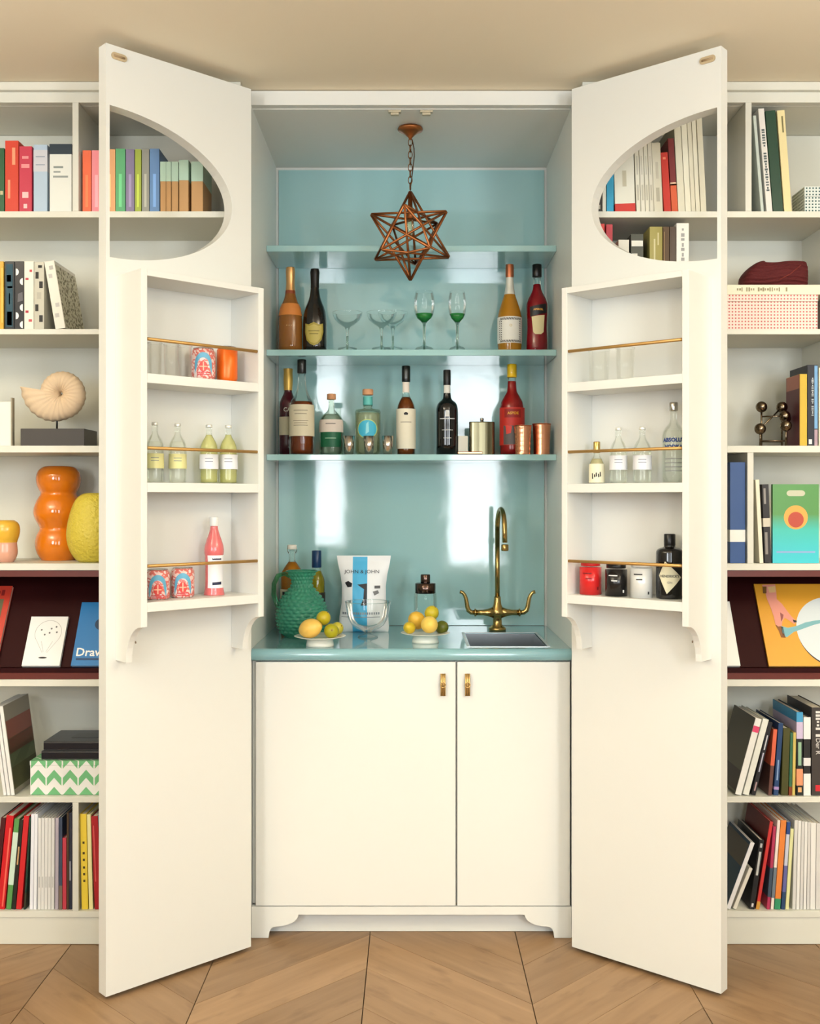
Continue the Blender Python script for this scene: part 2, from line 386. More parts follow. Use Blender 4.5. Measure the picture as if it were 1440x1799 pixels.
def door(sg):
    g = DOOR[sg]; s = -sg                                          # local y = s*p where p is the distance in front of the inner face
    bm = bmesh.new(); uf = DOORW-0.011
    outer = [(0, HZ0), (DOORW, HZ0), (DOORW, HZ1), (0, HZ1)]
    inner = [(uf, 2.20+0.2045)]+[(uf-0.389*math.sin(pi*i/40), 2.20+0.2045*math.cos(pi*i/40)) for i in range(1, 40)]+[(uf, 2.20-0.2045)]
    es = []
    for loop in (outer, inner):
        vv = [bm.verts.new((a, 0, b)) for a, b in loop]
        es += [bm.edges.new((vv[i], vv[(i+1) % len(vv)])) for i in range(len(vv))]
    bmesh.ops.triangle_fill(bm, edges=es, use_beauty=True)
    ext = bmesh.ops.extrude_face_region(bm, geom=bm.faces[:])
    bmesh.ops.translate(bm, verts=[v for v in ext['geom'] if isinstance(v, bmesh.types.BMVert)], vec=(0, -s*DT, 0))
    bmesh.ops.recalc_face_normals(bm, faces=bm.faces)
    me = bpy.data.meshes.new('door'); bm.to_mesh(me); bm.free(); me.materials.append(CREAM)
    dr = link('door', me, bar); dr['label'] = 'tall cream door with a half-oval opening and a slim rack'
    dr.location = (g['H'][0], g['H'][1], 0); dr.rotation_euler = (0, 0, math.atan2(g['d'][1], g['d'][0]))
    def b(name, m, u0, u1, p0, p1, z0, z1, bev=0.001): 
        ya, yb = sorted((s*p0, s*p1)); return box(name, m, dr, u0, u1, ya, yb, z0, z1, bev)
    u0, u1, T = DOORW*0.110, DOORW-0.028, 0.018
    prof = [(0.0003, 0.911), (0.058, 0.911)]+[(RP-0.08*math.cos(pi/2*i/8), 0.911+0.10*math.sin(pi/2*i/8)) for i in range(9)]+[(RP, 1.947), (0.0003, 1.947)]
    for ua in (u0, u1-T): MB().prism([(s*p, z) for p, z in prof], ua, ua+T, 'yz').build('rack_side', CREAM, dr, 0.001)
    b('rack_top', CREAM, u0+T, u1-T, 0.0005, RP, 1.930, 1.947)
    for zt in RACKZ:
        b('rack_shelf', CREAM, u0+T, u1-T, 0.0005, RP, zt-0.025, zt)
    for zr in (1.766, 1.48, 1.17):
        o = MB().tube([(u0+T, s*(RP-0.008), zr), (u1-T, s*(RP-0.008), zr)], 0.0045, 10).build('rail', RODM, dr); o['label'] = 'thin brass rail'
    uc = DOORW-0.038
    MB().prism([(uc+a, 2.54+c) for a, c in ell(0.0135, 0, 0.0095, 0.0095, 8, -pi/2, pi/2)+ell(-0.0135, 0, 0.0095, 0.0095, 8, pi/2, 3*pi/2)], s*0.0004, s*0.003).build('strike_plate', mat((206, 186, 150), 0.4, 0.3), dr)
    MB().tube([(uc-0.016, s*0.0031, 2.54), (uc+0.016, s*0.0031, 2.54)], 0.003, 8).build('strike_slot', mat((166, 140, 104), 0.5), dr)
    for us in (u1-T/2,): MB().tube([(u1-T-0.0012, s*0.075, 0.965), (u1-T-0.0002, s*0.075, 0.965)], 0.0035, 10).build('screw_cap', mat((120, 100, 76), 0.5), dr)
RACKZ = (1.675, 1.389, 1.075)
for sg in (-1, 1): door(sg)
def rack_pos(sg, px, p=0.07):
    g = DOOR[sg]; k = (px-CX)/FPX; H, d, n = g['H'], g['d'], g['n']
    u = (k*(-CAMY+H[1]+n[1]*p)-H[0]-n[0]*p)/(d[0]-k*d[1])
    return (H[0]+d[0]*u+n[0]*p, H[1]+d[1]*u+n[1]*p)

# ------------------------------------------------------------------ base cabinet, worktop, sink, tap
base = thing('base_cabinet', 'cream two-door base cabinet with bracket feet under the teal worktop', 'cabinet', (0, 0.3, 0))
def bb(name, m, x0, x1, y0, y1, z0, z1, bev=0.0): return box(name, m, base, x0, x1, y0-0.3, y1-0.3, z0, z1, bev)
WZ = 0.887
bc = MB().box(-0.4895, 0.4895, 0.021-0.3, 0.59-0.3, 0.10, 0.12).box(-0.4895, -0.472, 0.021-0.3, 0.59-0.3, 0.12, 0.847).box(0.472, 0.4895, 0.021-0.3, 0.59-0.3, 0.12, 0.847).box(-0.472, 0.472, 0.57-0.3, 0.59-0.3, 0.12, 0.847).box(-0.472, 0.472, 0.0215-0.3, 0.04-0.3, 0.80, 0.847).box(0.128, 0.148, 0.0215-0.3, 0.57-0.3, 0.12, 0.80)
bc.build('body', CREAM, base)
def pull(parent, x, z):
    h = MB()
    for dx in (-0.0052, 0, 0.0052): h.tube([(x+dx, -0.012, z-0.034), (x+dx, -0.012, z+0.034)], 0.0028, 8)
    h = h.build('handle', BRASS, parent); h['label'] = 'reeded brass pull'
    t = MB(); t.tube([(x+0.0078*math.cos(a), -0.0165, z+0.0078*math.sin(a)) for a in [2*pi*i/16 for i in range(17)]], 0.0016, 6)
    t.tube([(x, -0.0095, z), (x, -0.0002, z)], 0.004, 8); t.build('handle_ring', BRASS, parent)
for x0, x1, hx in ((X(449, 3.24), X(800, 3.24), X(778, 3.23)), (X(803, 3.24), X(1001, 3.24), X(821, 3.23))):
    d = bb('door', CREAM, x0, x1, 0.0, 0.0205, 0.099, 0.8465, 0.0015)
    me = d.data
    for v in me.vertices: v.co.y += 0.3; v.co.x -= x0; 
    d.location = (x0, -0.3, 0)
    pull(d, hx-x0, Z(1203, 3.23))
zt = 0.0965
arc = []
def ogee(sx):
    pts = [(-0.490, 0.001), (-0.490+0.052, 0.001)]
    for i in range(0, 9):                                          # foot rises in a concave then convex sweep
        t = i/8; pts.append((-0.490+0.052+0.018*(1-math.cos(t*pi/2)), 0.001+0.034*math.sin(t*pi/2)))
    for i in range(0, 9):
        t = i/8; pts.append((-0.490+0.075+0.068*math.sin(t*pi/2), 0.036+0.036*(1-math.cos(t*pi/2))))
    return pts
L_ = ogee(1); R_ = [(-x, z) for x, z in L_][::-1]
MB().prism(L_+R_+[(0.490, zt), (-0.490, zt)], 0.0-0.3, 0.02-0.3).build('bracket_skirt', CREAM, base)
bb('toe_board', CREAM, -0.4895, 0.4895, 0.05, 0.07, 0.001, 0.0985)

wt = MB()
SX0, SX1, SY0, SY1 = 0.177, 0.427, 0.045, 0.387
prof = [(0.012, WZ-0.037)]+[(0.006-0.0185*math.sin(pi*i/12)*0.9, WZ-0.0185-0.0185*math.cos(pi*i/12)) for i in range(13)]+[(0.012, WZ)]
wt.prism(prof+[(SY0, WZ), (SY0, WZ-0.037)], -0.4895, 0.4895, 'yz')
wt.box(-0.4895, SX0, SY0, YB-0.001, WZ-0.037, WZ).box(SX1, 0.4895, SY0, YB-0.001, WZ-0.037, WZ).box(SX0, SX1, SY1, YB-0.001, WZ-0.037, WZ)
tag(wt.build('worktop', TEALTOP), 'glossy teal worktop with rounded front edge above the base cabinet', 'worktop')
sk = thing('sink', 'small square steel sink set into the teal worktop below the brass tap', 'sink', ((SX0+SX1)/2, (SY0+SY1)/2, 0.72))
hx, hy = (SX1-SX0)/2-0.001, (SY1-SY0)/2-0.001
q = MB(); dz = WZ-0.72
for a in ((-hx, hx, -hy, -hy+0.006), (-hx, hx, hy-0.006, hy), (-hx, -hx+0.006, -hy+0.006, hy-0.006), (hx-0.006, hx, -hy+0.006, hy-0.006)): q.box(a[0], a[1], a[2], a[3], 0.006, dz-0.002)
q.box(-hx, hx, -hy, hy, 0, 0.006); q.build('basin', STEEL, sk)
e_ = 0.005; rz_ = dz+0.0004
MB().box(-hx-e_, hx+e_, -hy-e_, -hy+0.003, rz_, rz_+0.0012).box(-hx-e_, hx+e_, hy-0.003, hy+e_, rz_, rz_+0.0012).box(-hx-e_, -hx+0.003, -hy+0.003, hy-0.003, rz_, rz_+0.0012).box(hx-0.003, hx+e_, -hy+0.003, hy-0.003, rz_, rz_+0.0012).build('rim', mat((226, 230, 232), 0.35, 0.6), sk)
MB().lathe([(0.0, 0.0062), (0.03, 0.0062), (0.033, 0.009), (0.0, 0.009)], 20, cap=False).build('drain', CHROME, sk)

TD = 3.69; ty = TD+CAMY; txc = X(873.5, TD)
tap = thing('tap', 'aged brass mixer tap with tall swan-neck spout and two lever handles', 'tap', (txc, ty, WZ))
def tz(y): return Z(y, TD)-WZ
MB().lathe([(0.030, 0.0005), (0.030, 0.010), (0.024, 0.014), (0.016, 0.022), (0.015, tz(1085)), (0.021, tz(1081)), (0.026, tz(1076)), (0.021, tz(1070)), (0.014, tz(1062)), (0.0115, tz(1052)), (0.0115, tz(1048))], 22).build('body', OLDBRASS, tap)
H0 = tz(1048); HT = tz(905)
pts = [(0, 0, H0), (0, 0, H0+0.1), (0, 0, HT-0.05)]
R = 0.075
for i in range(0, 13):
    a = pi*i/12*1.02; pts.append((0.012*(1-math.cos(a))/2, -R+R*math.cos(a), HT-0.05+R*math.sin(a)*0.95))
pts.append((0.0125, -2*R-0.001, HT-0.09))
MB().tube(pts, 0.0085, 14).build('spout', OLDBRASS, tap)
MB().lathe([(0.0105, HT-0.118), (0.0125, HT-0.115), (0.0125, HT-0.098), (0.010, HT-0.0955)], 16, c=(0.0127, -2*R-0.001)).build('nozzle', OLDBRASS, tap)
zc = tz(1076)
for sg in (-1, 1):
    MB().tube([(sg*0.014, 0, zc), (sg*0.035, 0, zc), (sg*0.05, 0, zc), (sg*0.075, 0, zc)], [0.020, 0.0125, 0.010, 0.010], 14).build('arm', OLDBRASS, tap)
    MB().tube([(sg*0.0745, 0, zc), (sg*0.080, 0, zc)], 0.0135, 14).build('collar', OLDBRASS, tap)
    ex = sg*(122.0/2)*TD/FPX
    MB().tube([(sg*0.08, 0, zc), (sg*0.092, -0.001, zc+0.001), (sg*0.101, -0.002, zc+0.008), (sg*0.105, -0.003, zc+0.02), (sg*0.110, -0.005, zc+0.050), (sg*0.115, -0.006, zc+0.062), (sg*0.1225, -0.007, zc+0.071), (sg*0.131, -0.008, zc+0.073)], [0.0085, 0.0085, 0.0085, 0.008, 0.007, 0.0065, 0.006, 0.0062], 12).build('lever', OLDBRASS, tap)

# ------------------------------------------------------------------ star lantern
LD = 3.43
lamp = thing('star_lantern', 'copper wire-frame star lantern hanging on a chain inside the bar cabinet', 'lamp', (X(720.5, LD), LD+CAMY, 2.552))
def lz(y): return Z(y, LD)-2.552
MB().lathe([(0.038, -0.0005), (0.041, -0.006), (0.040, -0.010), (0.028, -0.016), (0.022, -0.020), (0.014, -0.026), (0.006, -0.034), (0.004, -0.04)][::-1], 24).build('ceiling_rose', COPPER, lamp)
zc = lz(414.5); RS = 0.146
vt = [Vector((0, 0, RS))]; az = math.radians(-8)
for k in range(5): a = az+2*pi*k/5; vt.append(Vector((RS*0.894*math.sin(a), -RS*0.894*math.cos(a), RS*0.447)))
for k in range(5): a = az+2*pi*k/5+pi/5; vt.append(Vector((RS*0.894*math.sin(a), -RS*0.894*math.cos(a), -RS*0.447)))
vt.append(Vector((0, 0, -RS)))
for i in range(12):
    for j in range(i+1, 12):
        dd = (vt[i]-vt[j]).length/RS
        if 1.6 < dd < 1.8:
            a = vt[i]+(vt[j]-vt[i])*0.015; b = vt[j]+(vt[i]-vt[j])*0.015
            MB().tube([(a.x, a.y, a.z+zc), (b.x, b.y, b.z+zc)], 0.0041, 5).build('strut', COPPER, lamp)
zt0, zt1 = -0.038, zc+RS+0.004
nl = 8; hl = (zt0-zt1)/nl
for k in range(nl):
    zz = zt0-hl*(k+0.5); lk = []
    for i in range(17):
        a = 2*pi*i/16; u = 0.0065*math.cos(a); v = (hl*0.62)*math.sin(a)
        lk.append((u if k % 2 == 0 else u*0.25, 0 if k % 2 == 0 else u, zz+v))
    MB().tube(lk, 0.0015, 6).build('chain_link', mat((120, 78, 40), 0.35, 1.0), lamp)
MB().tube([(0.006, 0.002, zt0), (0.012, 0.002, zt0-0.03), (0.013, 0.002, zt0-0.055), (0.004, 0.002, zt1+0.03), (0, 0.0, zt1)], 0.0018, 8).build('cord', mat((70, 48, 28), 0.6), lamp)
MB().lathe([(0.0075, zc+RS-0.012), (0.0075, zc+RS-0.055), (0.012, zc+RS-0.057), (0.012, zc+RS-0.09), (0.009, zc+RS-0.092)][::-1], 16).build('socket', COPPER, lamp)
MB().lathe([(0.004, zc-0.006), (0.010, zc+0.008), (0.0125, zc+0.022), (0.011, zc+0.040), (0.008, zc+0.054)], 16).build('bulb', clear_glass((255, 248, 228), 'bulb', 0.4), lamp)

# ------------------------------------------------------------------ bottles and glasses on the teal shelves
def prof_px(rows, D, zs):
    """(half width px, y px) from the top down -> (radius, height above the shelf) from the bottom up"""
    out = [(hw*D/FPX, Z(y, D)-zs) for hw, y in rows]
    out[-1] = (out[-1][0], 0.0006)
    return out[::-1]
def rad(pr, z):
    for (r0, z0), (r1, z1) in zip(pr, pr[1:]):
        if z0 <= z <= z1: return r0+(r1-r0)*(z-z0)/max(z1-z0, 1e-6)
    return pr[-1][0]
def smooth_prof(pr, n=3):
    """rounds the corners of a profile a little (Chaikin, ends kept)"""
    for _ in range(n-1):
        q = [pr[0]]
        for a, b in zip(pr, pr[1:]): q += [(0.75*a[0]+0.25*b[0], 0.75*a[1]+0.25*b[1]), (0.25*a[0]+0.75*b[0], 0.25*a[1]+0.75*b[1])]
        pr = q+[pr[-1]]
    return pr
def sleeve(pr, z0, z1, off=0.0005, arc=360, n=6, a0=0):
    """a band following the bottle wall between two heights"""
    m = MB(); seg = max(8, int(arc/10)); m.smooth = True; vs_ = []
    for i in range(n+1):
        z = z0+(z1-z0)*i/n; r = rad(pr, z)+off
        for k in range(seg+1):
            a = math.radians(a0-arc/2+arc*k/seg); vs_.append((r*math.sin(a), -r*math.cos(a), z))
    m.add(vs_, [(i*(seg+1)+k, i*(seg+1)+k+1, (i+1)*(seg+1)+k+1, (i+1)*(seg+1)+k) for i in range(n) for k in range(seg)])
    return m
class Bottle:
    def __init__(s, label, cx, D, zs, rows, name='bottle', cat='bottle', group=None, rz=0, xy=None, sm=2):
        s.D, s.zs = D, zs
        loc = (X(cx, D), D+CAMY, zs) if xy is None else (xy[0], xy[1], zs)
        s.o = thing(name, label, cat, loc, rz, group)
        s.pr = prof_px(rows, D, zs); s.sp = smooth_prof(s.pr, sm)
    def z(s, y): return Z(y, s.D)-s.zs
    def body(s, m, name='body', seg=28): s.b = MB().lathe(s.sp, seg).build(name, m, s.o); return s
    def liquid(s, m, ylev, k=0.9):
        zl = s.z(ylev); pr = [(rad(s.pr, z)*k, z) for z in [0.004+(zl-0.004)*i/14 for i in range(15)]]
        MB().lathe(pr, 24).build('liquid', m, s.o); return s
    def cap(s, y0, y1, hw, m, name='cap'):
        z0, z1, r = s.z(y1), s.z(y0), hw*s.D/FPX
        MB().lathe([(r*0.97, z0), (r, z0+0.001), (r, z1-0.002), (r*0.9, z1)], 20).build(name, m, s.o); return s
    def band(s, y0, y1, m, name='label', arc=360, off=0.0006, a0=0):
        s.l = sleeve(s.pr, s.z(y1), s.z(y0), off, arc, 6, a0).build(name, m, s.o); return s
    def text(s, body, y, size, m, bold=0.0, sx=1.0, off=0.0012, tilt=0):
        z = s.z(y); r = rad(s.pr, z)+off
        lettering(body, size, s.o, m, (0, 0, z), wrap_r=r, bold=bold, sx=sx); return s
    def shape(s, poly_px, m, off=0.0009, name='printed_shape'):
        k = s.D/FPX; yc = sum(p[1] for p in poly_px)/len(poly_px)
        flat_shape([(p[0]*k, s.z(p[1])) for p in poly_px], s.o, m, wrap_r=lambda z: rad(s.pr, z)+off, name=name); return s
GOLDF = mat((226, 176, 116), 0.3, 0.75); AMBER = liquid((196, 120, 34)); CREAML = mat((226, 216, 184), 0.55)
SD = 3.665
z2, z3 = TS[1], TS[2]
champ = [(7, 470), (8, 476), (7.5, 482), (7, 500), (9, 517), (12, 527), (18, 541), (20.5, 556), (21, 570), (21, 612)]
B = Bottle('rosé sparkling wine bottle with pale gold foil and orange collar on the teal shelf', 510, SD, z2, [(h, y+(1 if y > 480 else 0)) for h, y in champ])
B.body(liquid((160, 102, 44), 0.25)).band(470.5, 511, GOLDF, 'foil').band(511, 517, mat((140, 62, 30), 0.4), 'foil_band').band(535, 556, mat((216, 134, 62), 0.5), 'label').text('• • •', 575, 0.012, mat((236, 206, 150), 0.4))
B = Bottle('black champagne bottle with a shield-shaped gold label on the teal shelf', 553, SD, z2, [(h, y+3 if y < 600 else y) for h, y in champ])
B.body(mat((20, 15, 11), 0.08, coat=0.5)).band(473.5, 506, mat((24, 18, 15), 0.35, 0.2), 'foil')
B.shape([(-17, 571), (-9, 573), (0, 569), (9, 573), (17, 571), (18, 585), (14, 600), (7, 607), (0, 610), (-7, 607), (-14, 600), (-18, 585)], mat((168, 150, 62), 0.5), name='label')
B.shape([(-14, 574), (-8, 576), (0, 573), (8, 576), (14, 574), (15, 585), (12, 597), (6, 604), (0, 606), (-6, 604), (-12, 597), (-15, 585)], mat((196, 178, 92), 0.5), 0.0012, 'label_field')
for y, wd in ((584, 10), (589, 8)): B.shape([(-wd, y), (wd, y), (wd, y+1), (-wd, y+1)], mat((90, 80, 30), 0.6), 0.0015)
def stem_glass(label, cx, D, zs, rows, name, group=None, tint=None):
    B = Bottle(label, cx, D, zs, rows, name, 'glass', group)
    return B
def coupe(label, cx, D):
    k = 1.0; B = Bottle(label, cx, D, z2, [(26, 549), (25.5, 555), (22, 562), (14, 569), (5, 575), (2.6, 581), (2.2, 590), (2.2, 606), (3, 609), (17, 612.0), (17, 613)], 'coupe_glass', 'glass', 'clear coupe glasses')
    MB().lathe(B.pr, 28, cap=False).build('bowl', GLASS, B.o)
    MB().tube([(B.pr[-1][0]*math.cos(2*pi*i/28), B.pr[-1][0]*math.sin(2*pi*i/28), B.pr[-1][1]) for i in range(29)], 0.0006, 6, False).build('rim', GLASS, B.o)
    MB().tube([(0, 0, 0.004), (0, 0, B.z(590))], 0.0035, 10).build('stem', clear_glass((222, 236, 230), 'stem', 0.55), B.o)
coupe('clear coupe glass beside the black champagne bottle', 610, 3.64)
coupe('clear coupe glass between another coupe and the green-footed wine glasses', 670, 3.64)
coupe('clear coupe glass standing behind two other coupes against the teal back', 690, 3.74)
GREENG = liquid((58, 160, 78), 0.4)
for cx, wd, lab in ((745, 18.5, 'round wine glass with a green bowl base beside the coupes'), (803, 16, 'slim wine glass with a green bowl base nearer the white-labelled bottle')):
    B = Bottle(lab, cx, 3.66, z2, [(wd*0.82, 513), (wd, 528), (wd*0.98, 545), (wd*0.75, 558), (3.2, 567), (2.6, 575), (2.6, 604), (4, 608), (wd*0.9, 611.5), (wd*0.9, 613)], 'wine_glass', 'glass', 'green-based wine glasses')
    MB().lathe(smooth_prof(B.pr, 2), 28, cap=False).build('bowl', GLASS, B.o)
    MB().tube([(B.pr[-1][0]*math.cos(2*pi*i/28), B.pr[-1][0]*math.sin(2*pi*i/28), B.pr[-1][1]) for i in range(29)], 0.0006, 6, False).build('rim', GLASS, B.o)
    zz = [B.z(y) for y in (566, 563, 559, 552, 549)]
    MB().lathe([(rad(B.pr, z)*0.97+0.0003, z) for z in zz[:4]]+[(rad(B.pr, zz[3])*0.6, zz[4]*0.35+zz[3]*0.65), (0.001, zz[2])], 24).build('green_base', GREENG, B.o)
    MB().tube([(0, 0, 0.003), (0, 0, B.z(566))], 0.0038, 10).build('stem', clear_glass((226, 240, 230), 'stem', 0.55), B.o)
B = Bottle('amber sparkling bottle with copper top and a squiggle-bordered white label', 895, SD, z2, [(6.5, 465), (7, 468), (7, 486), (6, 489), (7, 505), (9.5, 518), (15, 534), (20, 550), (21.5, 560), (21.5, 600), (20, 612)])
B.body(liquid((200, 138, 34), 0.3)).band(465.3, 488, mat((186, 112, 76), 0.35, 0.7), 'foil').band(488, 518, mat((226, 224, 210), 0.4, 0.2), 'neck_foil', 230, a0=-25).band(559, 605, mat((238, 236, 226), 0.5), 'label')
sq = mat((22, 22, 24), 0.5)
for i in range(30):
    u = -20+40*(i % 15)/14
    if i < 15: B.shape([(u, 561), (u+1.6, 561), (u-0.4, 565), (u-2, 565)], sq)
    else: B.shape([(u, 600), (u+1.6, 600), (u+0.2, 603.5), (u-1.6, 603.5)], sq)
for i in range(9):
    for u in (-19, 16, 20, -23): 
        y = 566+i*3.8; B.shape([(u, y), (u+2.4, y+1.5), (u+2.4, y+3), (u, y+1.6)], sq)
B.text('o', 574, 0.02, mat((214, 196, 140), 0.5))
B = Bottle('red aperitif bottle with black cap and cream shield label at the shelf end', 943, SD, z2, [(8, 465), (8, 486), (6.5, 488), (7, 500), (8.5, 512), (15, 522), (19.5, 532), (20, 545), (18.5, 575), (20, 600), (20, 612)])
B.body(GLASSB).liquid(liquid((176, 14, 34), 0.35), 500, 0.93).cap(465, 487, 8.3, BLACK)
B.shape([(-16, 542), (16, 536), (17, 552), (-15, 559)], mat((24, 18, 20), 0.4), name='label_banner')
B.text('APEROL', 547, 0.0095, mat((230, 170, 70), 0.4), off=0.0014, bold=0.0003)
B.shape([(-12, 559), (12, 556), (10, 586), (5, 590), (-5, 590), (-9, 586)], mat((232, 218, 168), 0.5), name='label')

B = Bottle('dark red liqueur bottle with a gold cap behind the whisky bottle', 506, 3.745, z3, [(8, 648), (8, 650), (7.5, 655), (8, 668), (7, 685), (7, 690), (14, 705), (15.5, 712), (15.5, 797)])
B.body(mat((70, 8, 22), 0.08, coat=0.4)).band(648.2, 686, mat((206, 168, 84), 0.35, 0.5), 'capsule').text('CA', 721, 0.02, mat((232, 226, 214), 0.5), bold=0.0005)
B.band(733, 765, CREAML, 'label', 150)
B = Bottle('whisky bottle with black cap, clear sloping neck and large cream label', 530, 3.63, z3, [(8, 632), (8, 655), (6.5, 658), (8, 680), (13, 695), (20, 706), (22, 714), (22, 798)])
B.body(GLASSB).liquid(liquid((150, 66, 18), 0.5), 706).cap(632, 656, 8, BLACK).band(712, 767, mat((222, 212, 184), 0.6), 'label', 200)
for y, wd in ((722, 13), (728, 11), (740, 14), (744, 12), (748, 13)): B.shape([(-wd, y), (wd, y), (wd, y+0.9), (-wd, y+0.9)], mat((120, 108, 88), 0.6), 0.0012)
B = Bottle('squat gin bottle with wooden stopper and green-and-white label', 582, SD, z3, [(4.5, 700), (5, 716), (7, 722), (16, 730), (21, 740), (21.5, 746), (21.5, 798)])
B.body(clear_glass((232, 238, 228), 'greyglass', 0.3)).liquid(liquid((186, 196, 182), 0.65), 728).cap(692, 702, 8, WOODCAP, 'stopper').band(738, 760, mat((228, 214, 202), 0.6), 'label', 150).band(760, 786, mat((20, 96, 62), 0.5), 'green_label', 110)
B.shape([(-9, 745), (9, 745), (9, 746), (-9, 746)], INK).shape([(-10, 770), (10, 770), (10, 771.5), (-10, 771.5)], mat((150, 196, 164), 0.5))
B = Bottle('square-shouldered clear gin bottle with turquoise round label', 646, SD, z3, [(8, 697), (8.5, 713), (7, 716), (9, 718), (21, 720), (23, 724), (23, 792), (20, 798)], sm=1)
B.body(clear_glass((244, 246, 236), 'ginglass', 0.3)).liquid(liquid((226, 228, 204), 0.7), 726).cap(684, 694, 9.5, WOODCAP, 'stopper').band(697, 712, mat((92, 184, 176), 0.4), 'neck_band')
B.shape([(19*math.cos(a), 755+17*math.sin(a)) for a in [2*pi*i/24 for i in range(24)]], mat((188, 200, 110), 0.5), 0.0009, 'label')
B.shape([(17.5*math.cos(a), 755+15.5*math.sin(a)) for a in [2*pi*i/24 for i in range(24)]], mat((64, 178, 206), 0.5), 0.0012, 'label_field')
B.shape([(-2, 746), (2, 742), (3, 760), (-3, 764)], mat((150, 220, 226), 0.5), 0.0015)
for cx, lab in ((613, 'small tapered metal shot cup beside the squat gin bottle'), (648, 'small tapered metal shot cup before the turquoise-labelled bottle'), (681, 'small tapered metal shot cup beside the amber whisky bottle')):
    D = 3.595; r1, r0, h = 10*D/FPX, 7.5*D/FPX, Z(766, D)-z3
    o = MB().lathe([(0.0, 0.0006), (r0, 0.0006), (r1, h), (r1-0.001, h), (r0-0.001, 0.004), (0.0, 0.004)], 22, (0, 0), False).build('shot_cup', mat((206, 196, 184), 0.2, 1.0))
    o.location = (X(cx, D), D+CAMY, z3); tag(o, lab, 'cup', 'metal shot cups')
B = Bottle('amber whisky bottle with black cap and tall cream label', 713, SD, z3, [(7.5, 643), (7.5, 671), (6.5, 673), (6.5, 694), (8, 698), (14, 708), (17, 717), (17, 797)])
B.body(GLASSB).liquid(liquid((146, 74, 24), 0.5), 698).cap(643, 671, 7.5, BLACK).band(719, 789, mat((232, 224, 200), 0.6), 'label', 170).band(672, 690, mat((232, 220, 206), 0.6), 'neck_label', 120)
B.shape([(-4, 727), (0, 725), (4, 727), (3, 730), (-3, 730)], INK).shape([(-10, 742), (10, 742), (10, 743), (-10, 743)], mat((120, 110, 90), 0.6))
B = Bottle('black port bottle with slim white print on the teal shelf', 785, SD, z3, [(6, 651), (6, 675), (6.5, 695), (8, 702), (16, 708), (19, 716), (19.5, 725), (19, 797)])
B.body(mat((10, 10, 10), 0.07, coat=0.5)).band(676, 691, mat((222, 220, 210), 0.5), 'neck_label', 120).cap(650, 677, 6.6, mat((22, 20, 20), 0.4), 'capsule')
pw = mat((214, 214, 210), 0.5)
B.shape([(-14, 736), (14, 736), (14, 737.5), (-14, 737.5)], pw).shape([(-10, 756), (10, 756), (10, 757), (-10, 757)], pw).shape([(-7, 770), (7, 770), (7, 771), (-7, 771)], pw)
B.shape([(-2.5, 722), (2.5, 722), (4, 733), (-4, 733)], pw)
B = Bottle('red bitter bottle with a yellow cap and orange-red label', 899, SD, z3, [(8.5, 640), (8.5, 663), (7.5, 665), (9, 688), (14, 696), (20, 706), (22, 716), (22, 797)])
B.body(GLASSB).liquid(liquid((190, 20, 24), 0.35), 670, 0.93).cap(640, 663, 8.5, mat((240, 196, 24), 0.45)).band(717, 783, mat((196, 46, 34), 0.5), 'label', 160)
B.shape([(-16, 720), (15, 720), (15, 735), (-16, 735)], mat((150, 30, 20), 0.5)).text('ASPIDE', 727.5, 0.0125, mat((236, 170, 40), 0.4), off=0.0016, bold=0.0003)
B.shape([(-18, 749), (15, 749), (15, 782), (-18, 782)], mat((92, 84, 82), 0.5)).shape([(-14, 748), (-2, 750), (-4, 762), (-12, 764)], mat((220, 60, 50), 0.5), 0.0014)
# hip flask, box and tray, copper cups
D = 3.62
fl = thing('hip_flask', 'steel hip flask standing beside the red bitter bottle', 'flask', (X(848, D), D+CAMY, z3))
k = D/FPX; a, h = 23*k, Z(739, D)-z3
MB().prism(ell(0, 0, a, 0.012, 28), 0.0006, h, 'xy').build('body', mat((128, 122, 96), 0.22, 1.0), fl, 0.003)
MB().lathe([(0.0055, h), (0.005, h+0.004)], 14).build('neck', CHROME, fl)
MB().lathe([(0.0065, h+0.0042), (0.0065, h+0.012), (0.005, h+0.013)], 16).build('cap', CHROME, fl)
D = 3.60; o = MB().box(-0.042, 0.042, -0.02, 0.02, 0.0006, 0.009).build('copper_tray', COPPERB, None, 0.002); o.location = (X(825, D), D+CAMY-0.004, z3)
tag(o, 'low flat copper tray before the hip flask', 'tray')
fl.location.y += 0.052
o = MB().box(-0.017, 0.017, -0.01, 0.01, 0.0006, Z(766, 3.66)-z3).build('small_box', mat((226, 222, 204), 0.5), None, 0.001); o.location = (X(813, 3.66), 3.66+CAMY, z3)
tag(o, 'small off-white box between the black port bottle and hip flask', 'box')
def hammered(a, z, r): return -0.0011*abs(math.sin(a*9+(int(z/0.0085) % 2)*pi/2))*abs(math.sin(z/0.0085*pi))
for cx, wd, yt, lab, fn, D in ((918, 15.5, 748, 'hammered copper mug before the red bitter bottle', lambda a, z, r: 2.2*hammered(a, z, r), 3.60), (951, 16.5, 745, 'smooth flared copper cup at the end of the shelf', hammered, 3.63)):
    k = D/FPX; h = Z(yt, D)-z3; r1, r0 = wd*k, wd*0.88*k
    pr = [(r0, 0.0006+h*i/18) for i in range(19)]; pr = [(r0+(r1-r0)*(z/h)**2, z) for r, z in pr]
    o = thing('copper_mug', lab, 'mug', (X(cx, D), D+CAMY, z3))
    MB().lathe(pr+[(r1-0.0012, h)]+[(r-0.0014, z) for r, z in pr[::-1][:-1]]+[(0, 0.003)], 48, cap=False, fn=fn).build('cup', COPPERB, o)
    MB().tube([(r1*math.cos(2*pi*i/32), r1*math.sin(2*pi*i/32), h) for i in range(33)], 0.0011, 6, False).build('rim', COPPERB, o)

